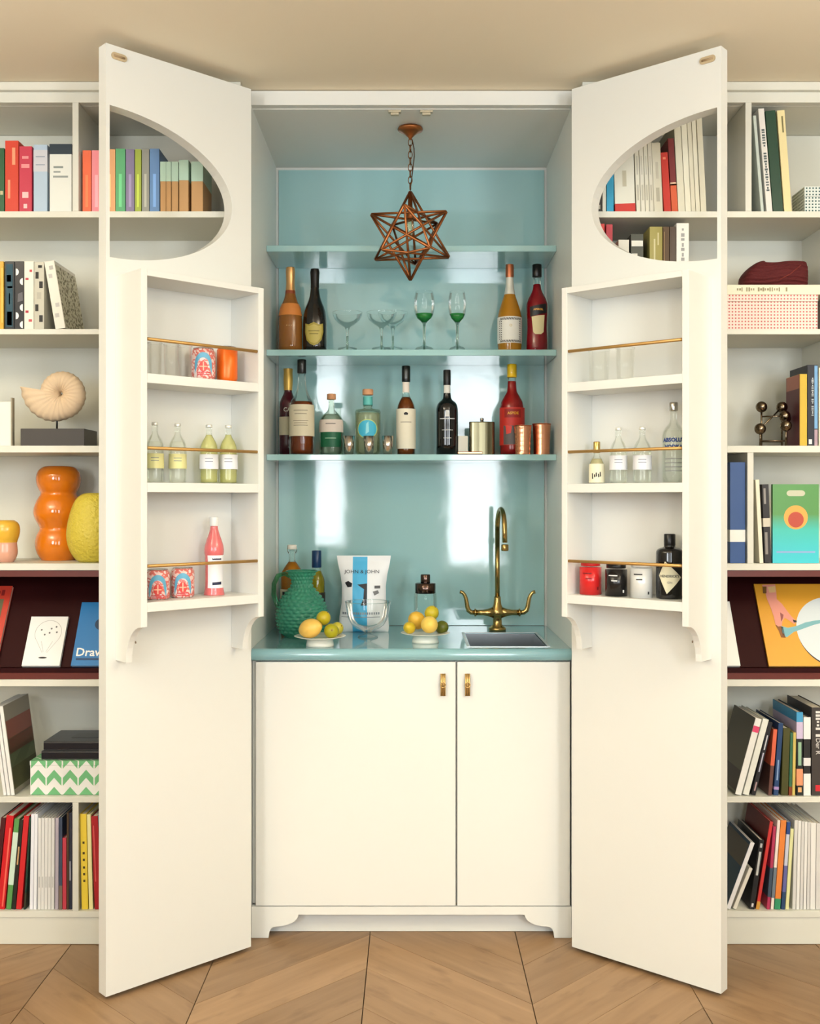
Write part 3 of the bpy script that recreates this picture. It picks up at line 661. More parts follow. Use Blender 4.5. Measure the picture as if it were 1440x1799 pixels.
# ------------------------------------------------------------------ on the worktop
JD = 3.536; kk = JD/FPX
jug = thing('glass_jug', 'green hobnail glass jug with a looped handle on the worktop', 'jug', (X(530, JD), JD+CAMY, WZ))
jp = [(30, 1118), (36, 1112), (42, 1098), (44, 1082), (42, 1066), (35, 1050), (25, 1038), (18.5, 1030), (17, 1023), (19.5, 1013), (24, 1006), (26, 1003)]
jp = [(h*kk, Z(y, JD)-WZ) for h, y in jp]; jp[0] = (jp[0][0], 0.0006)
jq = []
for i in range(90):
    z = 0.0006+(jp[-1][1]-0.0006)*i/89; jq.append((rad(jp, z), z))
for _ in range(3): jq = [jq[0]]+[((jq[i-1][0]+2*jq[i][0]+jq[i+1][0])/4, jq[i][1]) for i in range(1, 89)]+[jq[-1]]
def hob(a, z, r):
    if z < 0.008: return 0
    row = int(z/0.0118); u = a*22/2+(row % 2)*pi/2; v = (z/0.0118-row)*pi
    return 0.0062*max(0.0, abs(math.sin(u))*math.sin(v))**1.3*min(1, r/0.05)
JG = liquid((80, 174, 142), 0.45, 0.03)
MB().lathe(jq, 156, fn=hob, cap=False).build('body', JG, jug)
MB().lathe([(0, 0.001), (0.03*1.6, 0.001), (0.03*1.6, 0.006), (0, 0.006)], 28, cap=False).build('foot', JG, jug)
MB().tube([(-0.040, 0.0, 0.200), (-0.058, 0, 0.210), (-0.08, 0, 0.203), (-0.093, 0, 0.176), (-0.094, 0, 0.140), (-0.084, 0, 0.108), (-0.072, 0, 0.088)], [0.006, 0.007, 0.008, 0.008, 0.008, 0.008, 0.007], 12).build('handle', clear_glass((150, 216, 180), 'jughandle', 0.45), jug)
MB().tube([(jp[-1][0]*math.cos(2*pi*i/40), jp[-1][0]*math.sin(2*pi*i/40), jp[-1][1]) for i in range(41)], 0.0022, 8, False).build('rim', JG, jug)
D = 3.705
B = Bottle('amber swing-top bottle behind the green glass jug', 513, D, WZ, [(6, 966), (5, 984), (9, 990), (17, 1000), (21, 1008), (21, 1104)])
B.body(GLASSB).liquid(liquid((206, 128, 10), 0.35), 987, 0.93).cap(957, 965, 8, mat((238, 232, 220), 0.3), 'stopper').band(1034, 1060, mat((222, 206, 176), 0.5), 'label', 170).shape([(-17, 1038), (17, 1038), (17, 1044), (-17, 1044)], mat((30, 24, 30), 0.5))
MB().tube([(-0.012, 0, B.z(972)), (-0.017, -0.004, B.z(966)), (-0.015, -0.006, B.z(958)), (0.015, -0.006, B.z(958)), (0.017, -0.004, B.z(966)), (0.012, 0, B.z(972))], 0.0013, 6).build('wire_bail', CHROME, B.o)
B = Bottle('olive liqueur bottle with a dark blue cap behind the green jug', 556, D, WZ, [(8, 996), (8, 1000), (9, 1006), (14, 1014), (15, 1022), (15, 1104)])
B.body(GLASSB).liquid(liquid((160, 146, 20), 0.35), 1003, 0.93).cap(967, 997, 8.5, mat((18, 52, 92), 0.3)).band(1040, 1072, mat((40, 34, 24), 0.5), 'label', 180)
# crisp bag
D = 3.655; k = D/FPX
bag = thing('crisp_bag', 'white crisp bag with a sky blue centre stripe on the worktop', 'bag', (X(639, D), D+CAMY, WZ))
hb = Z(976, D)-WZ; bwid = [(0, 43), (0.06, 44), (0.2, 43), (0.38, 39), (0.6, 38.5), (0.75, 41), (0.9, 45.5), (1.0, 47.5)]
def bw(t):
    for (a, p), (b, q) in zip(bwid, bwid[1:]):
        if a <= t <= b: return (p+(q-p)*(t-a)/(b-a))*k
    return bwid[-1][1]*k
def bulge(x, z):
    t = min(max(z/hb, 0), 1); wx = bw(t); u = min(1, abs(x)/wx)
    return 0.034*(max(0, 1-u**2.2)**0.75)*(math.sin(pi*min(1, t/0.93)**0.62) if t < 0.93 else 0)**0.8*(1+0.03*math.sin(x*160+z*60))
nb, nh = 36, 64
for s_, nm in ((-1, 'front_film'), (1, 'back_film')):
    q = MB(); q.smooth = True; vs_ = []
    for i in range(nb+1):
        for j in range(nh+1):
            z = 0.0006+(hb-0.0006)*j/nh; wz = bw(z/hb); x = (-wz+(wz-0.038)*i/12 if i <= 12 else (-0.038+0.0505*(i-12)/12 if i <= 24 else 0.0125+(wz-0.0125)*(i-24)/12)); vs_.append((x, s_*(bulge(x, z)+0.0004), z))
    fs, ms = [], []
    for i in range(nb):
        for j in range(nh):
            fs.append((i*(nh+1)+j, (i+1)*(nh+1)+j, (i+1)*(nh+1)+j+1, i*(nh+1)+j+1)); xm = 0
            ms.append(1 if s_ < 0 and 12 <= i < 24 and j < nh-1 else 0)
    q.add(vs_, fs); q.m = ms
    q.build(nm, [mat((240, 240, 240), 0.35), mat((72, 178, 224), 0.35)], bag)
wp = lambda x, z: (x, -bulge(x, z)-0.0026, z)
def bz(y): return Z(y, D)-WZ
lettering('JOHN & JOHN', 0.0165, bag, mat((50, 52, 56), 0.5), (-0.006, 0, bz(1004)), warp=wp, sx=1.15)
dk = mat((26, 24, 30), 0.5)
def bshape(pts, m=dk): flat_shape([(X(px, D)-bag.location.x, bz(y)) for px, y in pts], bag, m, warp=wp)
bshape([(628, 1026), (645, 1024), (645, 1062), (634, 1062), (639, 1050), (640, 1034)])
bshape([(606, 1023), (612, 1020), (619, 1024), (618, 1030), (611, 1031)])
bshape([(658, 1028), (668, 1028), (668, 1033), (658, 1033)], mat((90, 90, 92), 0.5))
bshape([(655, 1038), (664, 1036), (666, 1041), (658, 1045)], mat((120, 120, 120), 0.5))
bshape([(600, 1082), (668, 1082), (668, 1083), (600, 1083)], mat((150, 150, 154), 0.5))
for i_ in range(17): bshape([(602+i_*3.9, 1074), (604.4+i_*3.9, 1074), (604.4+i_*3.9, 1078), (602+i_*3.9, 1078)], mat((140, 148, 156), 0.5))
# clear bowl before the bag
D = 3.52; k = D/FPX; o = thing('glass_bowl', 'clear glass footed bowl before the crisp bag', 'bowl', (X(646, D), D+CAMY, WZ))
pr = [(0.034, 0.0006), (0.032, 0.006), (0.010, 0.012), (0.012, 0.018), (0.050, 0.034), (0.066, 0.06), (0.072, 0.092), (0.076, Z(1057, D)-WZ)]
MB().lathe(smooth_prof(pr, 2), 36, cap=False).build('bowl', GLASS, o)
MB().tube([(0.076*math.cos(2*pi*i/40), 0.076*math.sin(2*pi*i/40), pr[-1][1]) for i in range(41)], 0.0011, 6, False).build('rim', clear_glass((236, 244, 242), 'rimglass', 0.6), o)
# cocktail shaker jar
B = Bottle('clear glass cocktail shaker with a dark chrome top on the worktop', 747, 3.645, WZ, [(20, 1042), (20, 1046), (20.5, 1050), (20, 1080), (18, 1100), (17, 1108)], 'cocktail_shaker', 'shaker')
MB().lathe(B.pr, 28, cap=False).build('glass_jar', GLASSB, B.o)
DK = mat((92, 74, 66), 0.18, 1.0)
B.cap(1024, 1042, 18, DK, 'strainer_top').cap(1009, 1024, 8.5, DK, 'lid')
# footed dishes and fruit
PLATE = mat((240, 236, 220), 0.25, coat=0.3)
def dish(label, cx, D, r, h):
    o = thing('footed_dish', label, 'dish', (X(cx, D), D+CAMY, WZ))
    pr = [(0.0, 0.0006), (r*0.55, 0.0006), (r*0.53, 0.008), (r*0.50, h*0.62), (r*0.62, h*0.72), (r*0.97, h*0.97), (r, h), (r*0.98, h+0.001), (r*0.6, h*0.82), (0.0, h*0.8)]
    MB().lathe(pr, 40, cap=False).build('plate', PLATE, o)
    return o
d1 = (562, 3.305); d2 = (747, 3.385)
dish('white footed dish with three limes and a lemon before the green jug', d1[0], d1[1], 0.081, 0.032)
dish('white footed dish piled with lemons before the cocktail shaker', d2[0], d2[1], 0.079, 0.032)
def citrus(label, name, cx, cy, D, rpx, colr, elong=1.0, axis=(0, 0), zmin=None):
    k = D/FPX; r = rpx*k; o = MB()
    n = 16; pr = []
    for i in range(n+1):
        t = pi*i/n; z = -math.cos(t)*r*elong; rr = r*math.sin(t)
        if elong > 1.1 and i in (n-1, 1): rr = max(rr, r*0.22)
        pr.append((rr, z*(1.0 if elong < 1.1 else 1.0+0.10*abs(math.cos(t))**6)))
    o.lathe(pr, 24, cap=False)
    m = mat(colr, 0.38, key=('fruit',)+tuple(colr))
    if not m.node_tree.nodes.get('Noise Texture'): add_bump(m, 220, 0.25, 0.002)
    p = thing(name, label, 'fruit', (X(cx, D), D+CAMY, Z(cy, D)))
    b = o.build('peel', m, p); b.rotation_euler = (axis[0], axis[1], 0)
    e = MB().sphere((0, 0, r*elong*1.03), r*0.12, 10, 6, (1, 1, 0.5)).build('stem_end', mat((150, 120, 50), 0.7), p); e.rotation_euler = (axis[0], axis[1], 0)
LEM = (238, 190, 62); LIM = (168, 160, 24); LMY = (206, 176, 40)
citrus('large orange-yellow lemon on the dish by the green jug', 'lemon', 545, 1104, 3.285, 17, (240, 194, 92), 1.20, (0.35, 1.25))
citrus('yellow-green lime perched on top beside the green jug', 'lime', 568, 1086, 3.32, 12.5, (190, 170, 30), 1.05, (0.3, 0.6))
citrus('green lime in front on the dish by the green jug', 'lime', 582, 1108.5, 3.285, 13, LIM, 1.08, (1.3, 0.5))
citrus('pale lime tucked behind the green lime', 'lime', 592, 1104, 3.345, 11, (196, 184, 60), 1.05, (0.6, 1.0))
citrus('lemon at the back of the lemon pile', 'lemon', 732, 1090, 3.425, 15, (226, 178, 62), 1.2, (0.8, -0.6))
citrus('pale lemon in the middle of the lemon pile', 'lemon', 754, 1097.5, 3.355, 15, (240, 204, 96), 1.18, (1.4, 0.75))
citrus('small lemon at the near edge of the lemon pile', 'lemon', 719, 1103, 3.35, 10.5, LMY, 1.2, (1.1, -0.9))
citrus('yellow-green lime on top of the lemon pile', 'lime', 758, 1077, 3.425, 12.5, (200, 180, 40), 1.06, (0.4, 0.5))
citrus('dark green lime beside the lemon pile', 'lime', 776, 1102, 3.415, 11.5, (92, 100, 24), 1.05, (0.6, 0.8))

# ------------------------------------------------------------------ things in the door racks
def rack_bottle(sg, label, px, row, rows, name='bottle', cat='bottle', group=None, p=0.062):
    x, y = rack_pos(sg, px, p); D = y-CAMY
    return Bottle(label, px, D, RACKZ[row], rows, name, cat, group, xy=(x, y), rz=-math.atan2(x, D))
def tumbler(sg, label, px, row, wd, yt, p=0.07, ybase=None, group='clear tumblers in the door racks'):
    B = rack_bottle(sg, label, px, row, [(wd, yt), (wd*0.93, yt+30), (wd*0.9, ybase)], 'tumbler', 'glass', group, p)
    pr = B.pr; MB().lathe([(0, 0.0006)]+pr+[(pr[-1][0]-0.0012, pr[-1][1]), (pr[0][0]-0.0015, 0.008), (0, 0.008)], 28, cap=False).build('glass', clear_glass((254, 254, 253), 'tumbler', 0.25, 0.3), B.o)
    MB().tube([(pr[-1][0]*math.cos(2*pi*i/28), pr[-1][0]*math.sin(2*pi*i/28), pr[-1][1]) for i in range(29)], 0.0007, 6, False).build('rim', GLASS, B.o)
tumbler(-1, 'clear tumbler at the free edge of the rack with the cans', 272, 0, 13, 603, ybase=660)
tumbler(-1, 'clear tumbler standing between another tumbler and the patterned can', 301, 0, 14, 606, ybase=662)
tumbler(-1, 'clear tumbler half behind the red and blue patterned can', 325, 0, 13, 609, p=0.085, ybase=664)
tumbler(1, 'clear tumbler nearer the hinge in the sparse rack', 1052, 0, 19, 616, ybase=671)
tumbler(1, 'clear tumbler nearer the free edge in the sparse rack', 1098, 0, 17, 612, ybase=667)
def can_art(key, base, c1, c2):
    if key in MATS: return MATS[key]
    m = mat(base, 0.3, key=key); nt, N, L, b = nodes(m); tc = N.new('ShaderNodeTexCoord'); vo = N.new('ShaderNodeTexNoise'); vo.inputs['Scale'].default_value = 70; vo.inputs['Detail'].default_value = 1
    L.new(tc.outputs['Object'], vo.inputs['Vector']); rp = N.new('ShaderNodeValToRGB'); rp.color_ramp.interpolation = 'CONSTANT'
    e = rp.color_ramp.elements; e[0].position = 0; e[0].color = lin(base); e[1].position = 0.46; e[1].color = lin(c1)
    x = e.new(0.60); x.color = lin(c2)
    L.new(vo.outputs['Fac'], rp.inputs['Fac']); L.new(rp.outputs[0], b.inputs['Base Color'])
    return m
CANL = mat((206, 206, 206), 0.25, 1.0)
def can(sg, label, px, row, wd, yt, yb, m, art=False, p=0.066):
    k = rack_bottle(sg, label, px, row, [(wd*0.84, yt), (wd*0.86, yt+1), (wd, yt+5), (wd, yb-5), (wd*0.85, yb)], 'drinks_can', 'can', 'drinks cans in the door rack', p)
    k.sp = k.pr; k.body(m)
    zt_ = k.pr[-1][1]; MB().lathe([(0.0, zt_+0.0003), (wd*0.78*k.D/FPX, zt_+0.0003), (wd*0.84*k.D/FPX, zt_+0.0022), (wd*0.86*k.D/FPX, zt_+0.0005)], 24, cap=False).build('lid', CANL, k.o)
    if art:
        h = yb-yt; c = yt+h*0.56
        k.shape([(-wd*0.75+0.0, yb-6)]+[(-wd*0.78*math.cos(pi*i/12), c-h*0.42*math.sin(pi*i/12)) for i in range(13)]+[(wd*0.75, yb-6)]+[(wd*0.5*math.cos(pi*i/12), c-h*0.24*math.sin(pi*i/12)) for i in range(13)], mat((104, 176, 206), 0.35), 0.0006, 'blue_arch')
        k.shape([(wd*0.36*math.cos(2*pi*i/16), c+h*0.06+h*0.18*math.sin(2*pi*i/16)) for i in range(16)], mat((218, 66, 56), 0.35), 0.0008, 'red_emblem')
        k.shape([(-wd*0.32, c+h*0.04), (wd*0.32, c+h*0.04), (wd*0.32, c+h*0.08), (-wd*0.32, c+h*0.08)], mat((244, 176, 140), 0.4), 0.0010)
        k.shape([(-wd*0.04, c-h*0.1), (wd*0.06, c-h*0.1), (wd*0.06, c+h*0.2), (-wd*0.04, c+h*0.2)], mat((244, 190, 160), 0.4), 0.0010)
        for y in (0.80, 0.87): k.shape([(-wd*0.5, yt+h*y), (wd*0.55, yt+h*y), (wd*0.55, yt+h*(y+0.03)), (-wd*0.5, yt+h*(y+0.03))], mat((206, 50, 60), 0.4), 0.0008)
    return k
ART = can_art('canart', (242, 206, 196), (226, 120, 108), (246, 226, 220))
can(-1, 'red and blue patterned drinks can on the top rack beside the orange can', 357, 0, 21, 614, 666, ART, True)
can(-1, 'plain orange drinks can on the top rack', 399, 0, 18, 611, 670, mat((238, 108, 22), 0.3, 0.2))
can(-1, 'patterned red can nearest the free edge of the bottom rack', 277, 2, 21, 1001, 1055, ART, True)
can(-1, 'patterned red can nearer the pink bottle on the bottom rack', 321, 2, 20, 998, 1050, ART, True)
TON = [(5, 745), (5.5, 747), (5.5, 750), (4.8, 753), (5.2, 762), (11, 770), (15, 780), (15.5, 790), (15, 800), (15.5, 815), (15.5, 846)]
def tonic(sg, label, px, dy, ylev, lq, lab, k=1.0):
    B = rack_bottle(sg, label, px, 1, [(h*k, y+dy) for h, y in TON[:-1]]+[(15*k, 848)], group='small tonic bottles in the door racks')
    B.body(GLASSB).liquid(lq, ylev).cap(742+dy, 747+dy, 5.6*k, mat((232, 230, 218), 0.35, 0.3), 'crown_cap').band(797+dy*0.4, 823+dy*0.3, lab, 'label', 170)
    for y in (804, 809): B.shape([(-7, y+dy*0.4), (7, y+dy*0.4), (7, y+1+dy*0.4), (-7, y+1+dy*0.4)], mat((120, 124, 140), 0.5), 0.0011)
PY = liquid((244, 240, 176), 0.6); PC = liquid((250, 250, 244), 0.9); LW = mat((238, 238, 240), 0.45); LY = mat((232, 226, 158), 0.5)
tonic(-1, 'small clear tonic bottle with pale yellow label at the rack edge', 272, 0, 776, PC, LY)
tonic(-1, 'small clear tonic bottle second from the free edge of the rack', 312, 2, 776, PC, LY)
tonic(-1, 'small lemon-coloured bottle with white label, first of the yellow pair', 367, 4, 764, PY, LW, 1.05)
tonic(-1, 'small lemon-coloured bottle with white label nearest the hinge', 401, 5, 764, PY, LW, 1.05)
tonic(1, 'small clear bottle with white label beside the tiny liqueur bottle', 1086, 9, 790, PC, LW)
tonic(1, 'small clear bottle with white label beside the square vodka bottle', 1128, 8, 788, PC, LW, 1.05)
B = rack_bottle(-1, 'pink soft drink bottle with white label on the bottom rack', 376, 2, [(6.5, 924), (7, 930), (10, 940), (14, 951), (17, 962), (17, 972), (15.5, 978), (15.5, 1030), (18, 1042), (18, 1046)])
B.body(mat((222, 112, 112), 0.15, coat=0.4)).cap(908, 924, 8, mat((236, 236, 232), 0.3)).band(975, 1032, mat((240, 240, 242), 0.45), 'label', 130, a0=22)
nv = mat((34, 40, 70), 0.5)
B.shape([(-3, 979), (14, 979), (14, 983), (-3, 983)], nv, 0.0011).shape([(-3, 1022), (14, 1021), (14, 1026), (-3, 1027)], nv, 0.0011)
B = rack_bottle(1, 'tiny liqueur bottle with a gold cap and black script', 1048, 1, [(5, 795), (5.5, 800), (10, 808), (13.5, 816), (13.5, 850)])
B.body(GLASSB).liquid(liquid((240, 228, 180), 0.5), 806).cap(776, 796, 6, mat((186, 158, 96), 0.25, 1.0)).band(815, 848, mat((240, 232, 200), 0.5), 'label', 170)
for u_, y_, h_ in ((-9, 832, 9), (-5, 834, 4), (-2, 831, 6), (2, 833, 5), (5, 830, 7)): B.shape([(u_, y_), (u_+2, y_-1), (u_+2.6, y_+h_), (u_+0.4, y_+h_+1)], INK)
B = rack_bottle(1, 'tall clear vodka bottle with silver cap and blue lettering', 1183, 1, [(6, 722), (6, 741), (8, 744), (15, 752), (19, 760), (20, 766), (20, 851)], p=0.055)
B.body(GLASSB).liquid(liquid((248, 250, 246), 0.9), 756).cap(707, 722, 7.5, CHROME)
BL = mat((24, 58, 128), 0.45)
B.text('ABSOLUT', 774, 0.0145, BL, bold=0.0008).text('VODKA', 786, 0.0145, BL, bold=0.0008)
for y in (806, 813, 820, 827): B.shape([(-16, y), (16, y), (16, y+1.2), (-16, y+1.2)], mat((150, 150, 150), 0.5))
for px, c, tx, lab, yt, yb, lidc in ((1037, (214, 38, 38), (120, 16, 16), 'red tea tin with a lid on the bottom rack', 986, 1044, (206, 34, 34)), (1082, (24, 22, 22), (226, 224, 220), 'black tea tin with a lid on the bottom rack', 990, 1049, (16, 15, 15)), (1126, (222, 222, 218), (40, 40, 40), 'white tea tin with a lid on the bottom rack', 988, 1052, (226, 226, 222))):
    B = rack_bottle(1, lab, px, 2, [(19.2, yt+10), (19.2, yb)], 'tea_tin', 'tin', 'tea tins on the rack', 0.086); B.sp = B.pr; B.body(mat(c, 0.25, 0.1, coat=0.2)).cap(yt, yt+8, 17, mat(lidc, 0.35), 'lid')
    T_ = mat(tx, 0.5)
    B.shape([(-14, yt+19), (2, yt+19), (2, yt+21), (-14, yt+21)], T_).shape([(-9, yt+28), (2, yt+28), (2, yt+30), (-9, yt+30)], T_)
    B.shape([(12, yb-14), (15, yb-14), (15, yb-9), (12, yb-9)], T_)
B = rack_bottle(1, 'black apothecary gin bottle with a cream diamond label', 1176, 2, [(10, 958), (10, 961), (18, 963), (23, 967), (24, 972), (24, 1040), (23, 1058)], p=0.055); B.sp = smooth_prof(B.pr, 2)
B.body(mat((12, 11, 11), 0.08, coat=0.5)).cap(938, 961, 10, mat((16, 15, 15), 0.3), 'stopper')
B.shape([(-20, 1010), (-8, 985), (22, 1013), (-5, 1042)], mat((228, 222, 190), 0.55), 0.0008, 'label')
B.text("HENDRICK'S", 1011, 0.0095, mat((40, 38, 30), 0.5), bold=0.0002).text('GIN', 1022, 0.008, mat((90, 84, 70), 0.5))

# ------------------------------------------------------------------ books
def book(label, xb0, xb1, yt, row, c, lean=0, D=None, depth=0.19, band=None, group=None, name='book', cov=None, page=None, marks=None, text=None, rough=0.5, zs=None):
    """xb0/xb1: px of the spine at the shelf; yt: px of its top; lean: px its top is shifted by"""
    D = D or DF+0.012; zs = ROWZ[row]+0.0006 if zs is None else zs; k = D/FPX
    dz = Z(yt, D)-zs; th = math.atan2(lean*k, dz); h = dz/math.cos(th); wd = (xb1-xb0)*k*math.cos(th)-0.0004
    if th > 0: h -= wd*math.tan(th)
    o = thing(name, label, 'book', (X(xb0, D), D+CAMY, zs+(wd*math.sin(th) if th > 0 else 0)), 0, group); o.rotation_euler = (0, th, 0)
    t = min(0.0022, wd*0.22); C1 = mat(c, rough, coat=0.12)
    cv = MB().box(0, wd, 0, 0.0022, 0, h).box(0, t, 0.0022, depth, 0, h).box(wd-t, wd, 0.0022, depth, 0, h)
    cv = cv.build('cover', C1, o, 0.0008 if wd > 0.006 else 0)
    MB().box(t, wd-t, 0.0024, depth-0.003, 0.002, h-0.003).build('pages', mat(page, 0.8) if page else PAPER, o)
    for bnd in (band or []):                                       # (from, to, colour) as fractions of the height, printed round the spine
        z0, z1, bc_ = bnd; ov = 0.0004
        flat_band(cv, wd, depth, h*z0, h*z1, mat(bc_, rough))
    for mk in (marks or []):                                       # small printed marks on the spine, one a painted glint: centre u, centre v, half w, half h, colour
        u, v, a, b, mc = mk
        flat_shape([(wd*(u-a), h*(v-b)), (wd*(u+a), h*(v-b)), (wd*(u+a), h*(v+b)), (wd*(u-a), h*(v+b))], cv, mat(mc, 0.6), -0.0006)
    if cov:                                                        # a cover face of another colour: (side, colour, bands)
        sd, cc = cov[0], cov[1]; x0_, x1_ = (-0.0007, -0.0002) if sd < 0 else (wd+0.0002, wd+0.0007)
        MB().box(x0_, x1_, 0.001, depth, 0.001, h-0.001).build('printed_cover', mat(cc, 0.5), cv)
        for z0, z1, c2 in cov[2:]:
            e_ = 0.0003*sd; MB().box(min(x0_, x1_)+e_, max(x0_, x1_)+e_, 0.004, depth-0.004, h*z0, h*z1).build('printed_field', mat(c2, 0.5), cv)
    if text:
        bd, v, sz, tc_ = text[:4]
        if bd: lettering(bd, sz, cv, mat(tc_, 0.6), (wd/2, -0.0008, h*v), vertical=1)
        if len(text) > 4: strokes(cv, mat(tc_, 0.6), wd*0.5-sz*0.33, wd*0.5+sz*0.33, h*text[4], h*text[5], text[6], -0.0008, True, int(h*1e5))
    return o
def flat_band(cv, wd, depth, z0, z1, m):
    v = 0.0003; q = MB()
    q.add([(-v, depth, z0), (-v, -v, z0), (wd+v, -v, z0), (wd+v, depth, z0), (-v, depth, z1), (-v, -v, z1), (wd+v, -v, z1), (wd+v, depth, z1)], [(0, 1, 5, 4), (1, 2, 6, 5), (2, 3, 7, 6)])
    return q.build('printed_band', m, cv)
def rowmarks(vs_, c, a=0.3, b=0.012): return [(0.5, v, a, b, c) for v in vs_]
W1, W2 = (238, 236, 230), (226, 222, 210)
g1 = 'books on the top shelf beside the ammonite bookcase side'
# top row, ammonite bookcase
book('dark green book cut off by the picture edge, top shelf', -14, 7.5, 260, 1, (42, 92, 54), marks=[(0.8, 0.3, 0.12, 0.03, (200, 190, 150))])
book('orange-red book, tallest on the top shelf', 9, 32.5, 247, 1, (214, 62, 36), marks=[(0.65, 0.78, 0.12, 0.12, (240, 160, 120)), (0.3, 0.32, 0.09, 0.13, (240, 160, 120))])
book('crimson book with pale pink emblems on the spine', 33.5, 56, 257, 1, (200, 52, 76), marks=[(0.5, 0.83, 0.25, 0.02, (236, 150, 150)), (0.5, 0.70, 0.32, 0.03, (236, 150, 150)), (0.5, 0.26, 0.24, 0.045, (244, 200, 196)), (0.5, 0.09, 0.14, 0.035, (244, 200, 196))])
book('pale blue book with a grey upper panel', 59, 83, 254, 1, (178, 198, 216), band=[(0.60, 0.92, (206, 206, 212))], marks=rowmarks((0.70, 0.82), (150, 160, 176), 0.34, 0.008))
book('wide white book with a dark blue top', 87, 126, 253, 1, (232, 234, 226), band=[(0.85, 1.0, (34, 50, 62))], marks=[(0.4, 0.66, 0.22, 0.015, (140, 150, 146)), (0.34, 0.59, 0.16, 0.012, (150, 158, 154)), (0.5, 0.52, 0.34, 0.014, (150, 158, 154))])
PKS = [(145, 160, 264, (236, 104, 62), 'bright orange paperback beside the shelf divider'), (161, 178, 264, (240, 142, 150), 'pink paperback beside the bright orange one'), (180, 202.5, 262, (226, 166, 112), 'peach paperback beside the green one'), (203, 220, 261, (92, 172, 116), 'mid green paperback in the oval opening'), (221, 236, 262, (136, 124, 156), 'lilac paperback in the oval opening'), (237, 248, 262, (168, 184, 70), 'lime green paperback in the oval opening'), (249, 262, 261, (150, 150, 138), 'grey paperback in the oval opening'), (263, 280, 261, (104, 142, 188), 'blue paperback in the oval opening')]
for x0, x1, yt, c, lab in PKS:
    lt = tuple(min(255, int(v*1.18+14)) for v in c)
    book(lab, x0, x1, yt, 1, c, marks=[(0.5, 0.34, 0.16, 0.26, lt)])
for x0, x1, yt, lab in ((281.5, 291.5, 284, 'slim mint-and-tan book next to the blue paperback'), (292, 300.5, 284, 'slimmest mint-and-tan book of the row'), (301.5, 313, 284, 'third mint-and-tan book of the row'), (314.5, 331, 281, 'tallest mint-and-tan book of the row'), (336, 356.5, 284, 'wide mint-and-tan book at the end of the row')):
    book(lab, x0, x1, yt, 1, (196, 150, 96), depth=0.14, band=[(0.61, 1.0, (186, 214, 192))], group='mint and tan books')
# second row
book('gold-yellow notebook at the picture edge on the second shelf', -6, 6.5, 459, 2, (212, 164, 44), marks=[(0.8, 0.5, 0.1, 0.4, (236, 200, 96))])
book('dark teal patterned book with black edges', 8, 25.5, 459, 2, (20, 28, 34), marks=[(0.5, 0.5, 0.34, 0.46, (40, 78, 92)), (0.45, 0.75, 0.22, 0.05, (110, 160, 164)), (0.55, 0.62, 0.26, 0.015, (110, 160, 164)), (0.5, 0.45, 0.06, 0.08, (120, 160, 164)), (0.5, 0.16, 0.25, 0.10, (84, 130, 140))])
b_ = book('black book with white half-moon dots', 26, 42, 459, 2, (30, 29, 32))
cv = b_.children[0]; k = (DF+0.012)/FPX
for u, v, s_ in ((0.12, 0.84, 1), (0.88, 0.70, -1), (0.88, 0.32, -1), (0.12, 0.20, 1), (0.88, 0.07, -1)):
    wd, h = 16*k, Z(459, DF+0.012)-ROWZ[2]
    flat_shape([(wd*(u)+s_*0.009*math.cos(t), h*v+0.0105*math.sin(t)) for t in [-pi/2+pi*i/12 for i in range(13)]], cv, WHITE, -0.0006, name='dot')
flat_shape([(wd*0.3, h*0.4), (wd*0.9, h*0.42), (wd*0.85, h*0.55), (wd*0.35, h*0.52)], cv, mat((96, 94, 98), 0.5), -0.0006, name='dot')
book('white book with small red leaf sprigs on the spine', 42.5, 59.5, 459, 2, (238, 230, 214), marks=[(0.7, 0.86, 0.13, 0.018, (196, 70, 80)), (0.3, 0.74, 0.16, 0.016, (186, 70, 80)), (0.3, 0.26, 0.16, 0.018, (176, 50, 64)), (0.65, 0.13, 0.18, 0.018, (196, 80, 90))])
book('pale grey book with black paw-like blotches', 60, 77.5, 460, 2, (196, 192, 174), marks=[(0.6, 0.93, 0.2, 0.02, (40, 38, 34)), (0.3, 0.80, 0.16, 0.05, (46, 44, 38)), (0.7, 0.66, 0.18, 0.05, (44, 42, 38)), (0.28, 0.32, 0.16, 0.05, (46, 44, 38)), (0.7, 0.16, 0.18, 0.05, (46, 44, 40)), (0.5, 0.5, 0.22, 0.05, (180, 176, 160))])
pt = mat((206, 200, 176), 0.6, key='leafcover'); nt, N, L, b_2 = nodes(pt)
tc = N.new('ShaderNodeTexCoord'); vo = N.new('ShaderNodeTexVoronoi'); vo.inputs['Scale'].default_value = 95; rp = N.new('ShaderNodeValToRGB')
rp.color_ramp.elements[0].position = 0.38; rp.color_ramp.elements[0].color = lin((120, 112, 84)); rp.color_ramp.elements[1].position = 0.5; rp.color_ramp.elements[1].color = lin((206, 200, 176))
L.new(tc.outputs['Object'], vo.inputs['Vector']); L.new(vo.outputs['Distance'], rp.inputs['Fac']); L.new(rp.outputs[0], b_2.inputs['Base Color'])
b_ = book('cream leaf-patterned book leaning against the others', 97.5, 115.5, 460, 2, (232, 226, 212), lean=-20, depth=0.2, marks=[(0.6, 0.9, 0.2, 0.03, (190, 186, 178)), (0.4, 0.78, 0.18, 0.03, (196, 192, 186)), (0.6, 0.35, 0.2, 0.03, (196, 192, 186)), (0.4, 0.2, 0.2, 0.03, (190, 186, 178))])
hh = 0.196; flat = MB().box(0.0302, 0.0306, 0.004, 0.197, 0.004, hh).build('printed_cover', pt, b_.children[0])
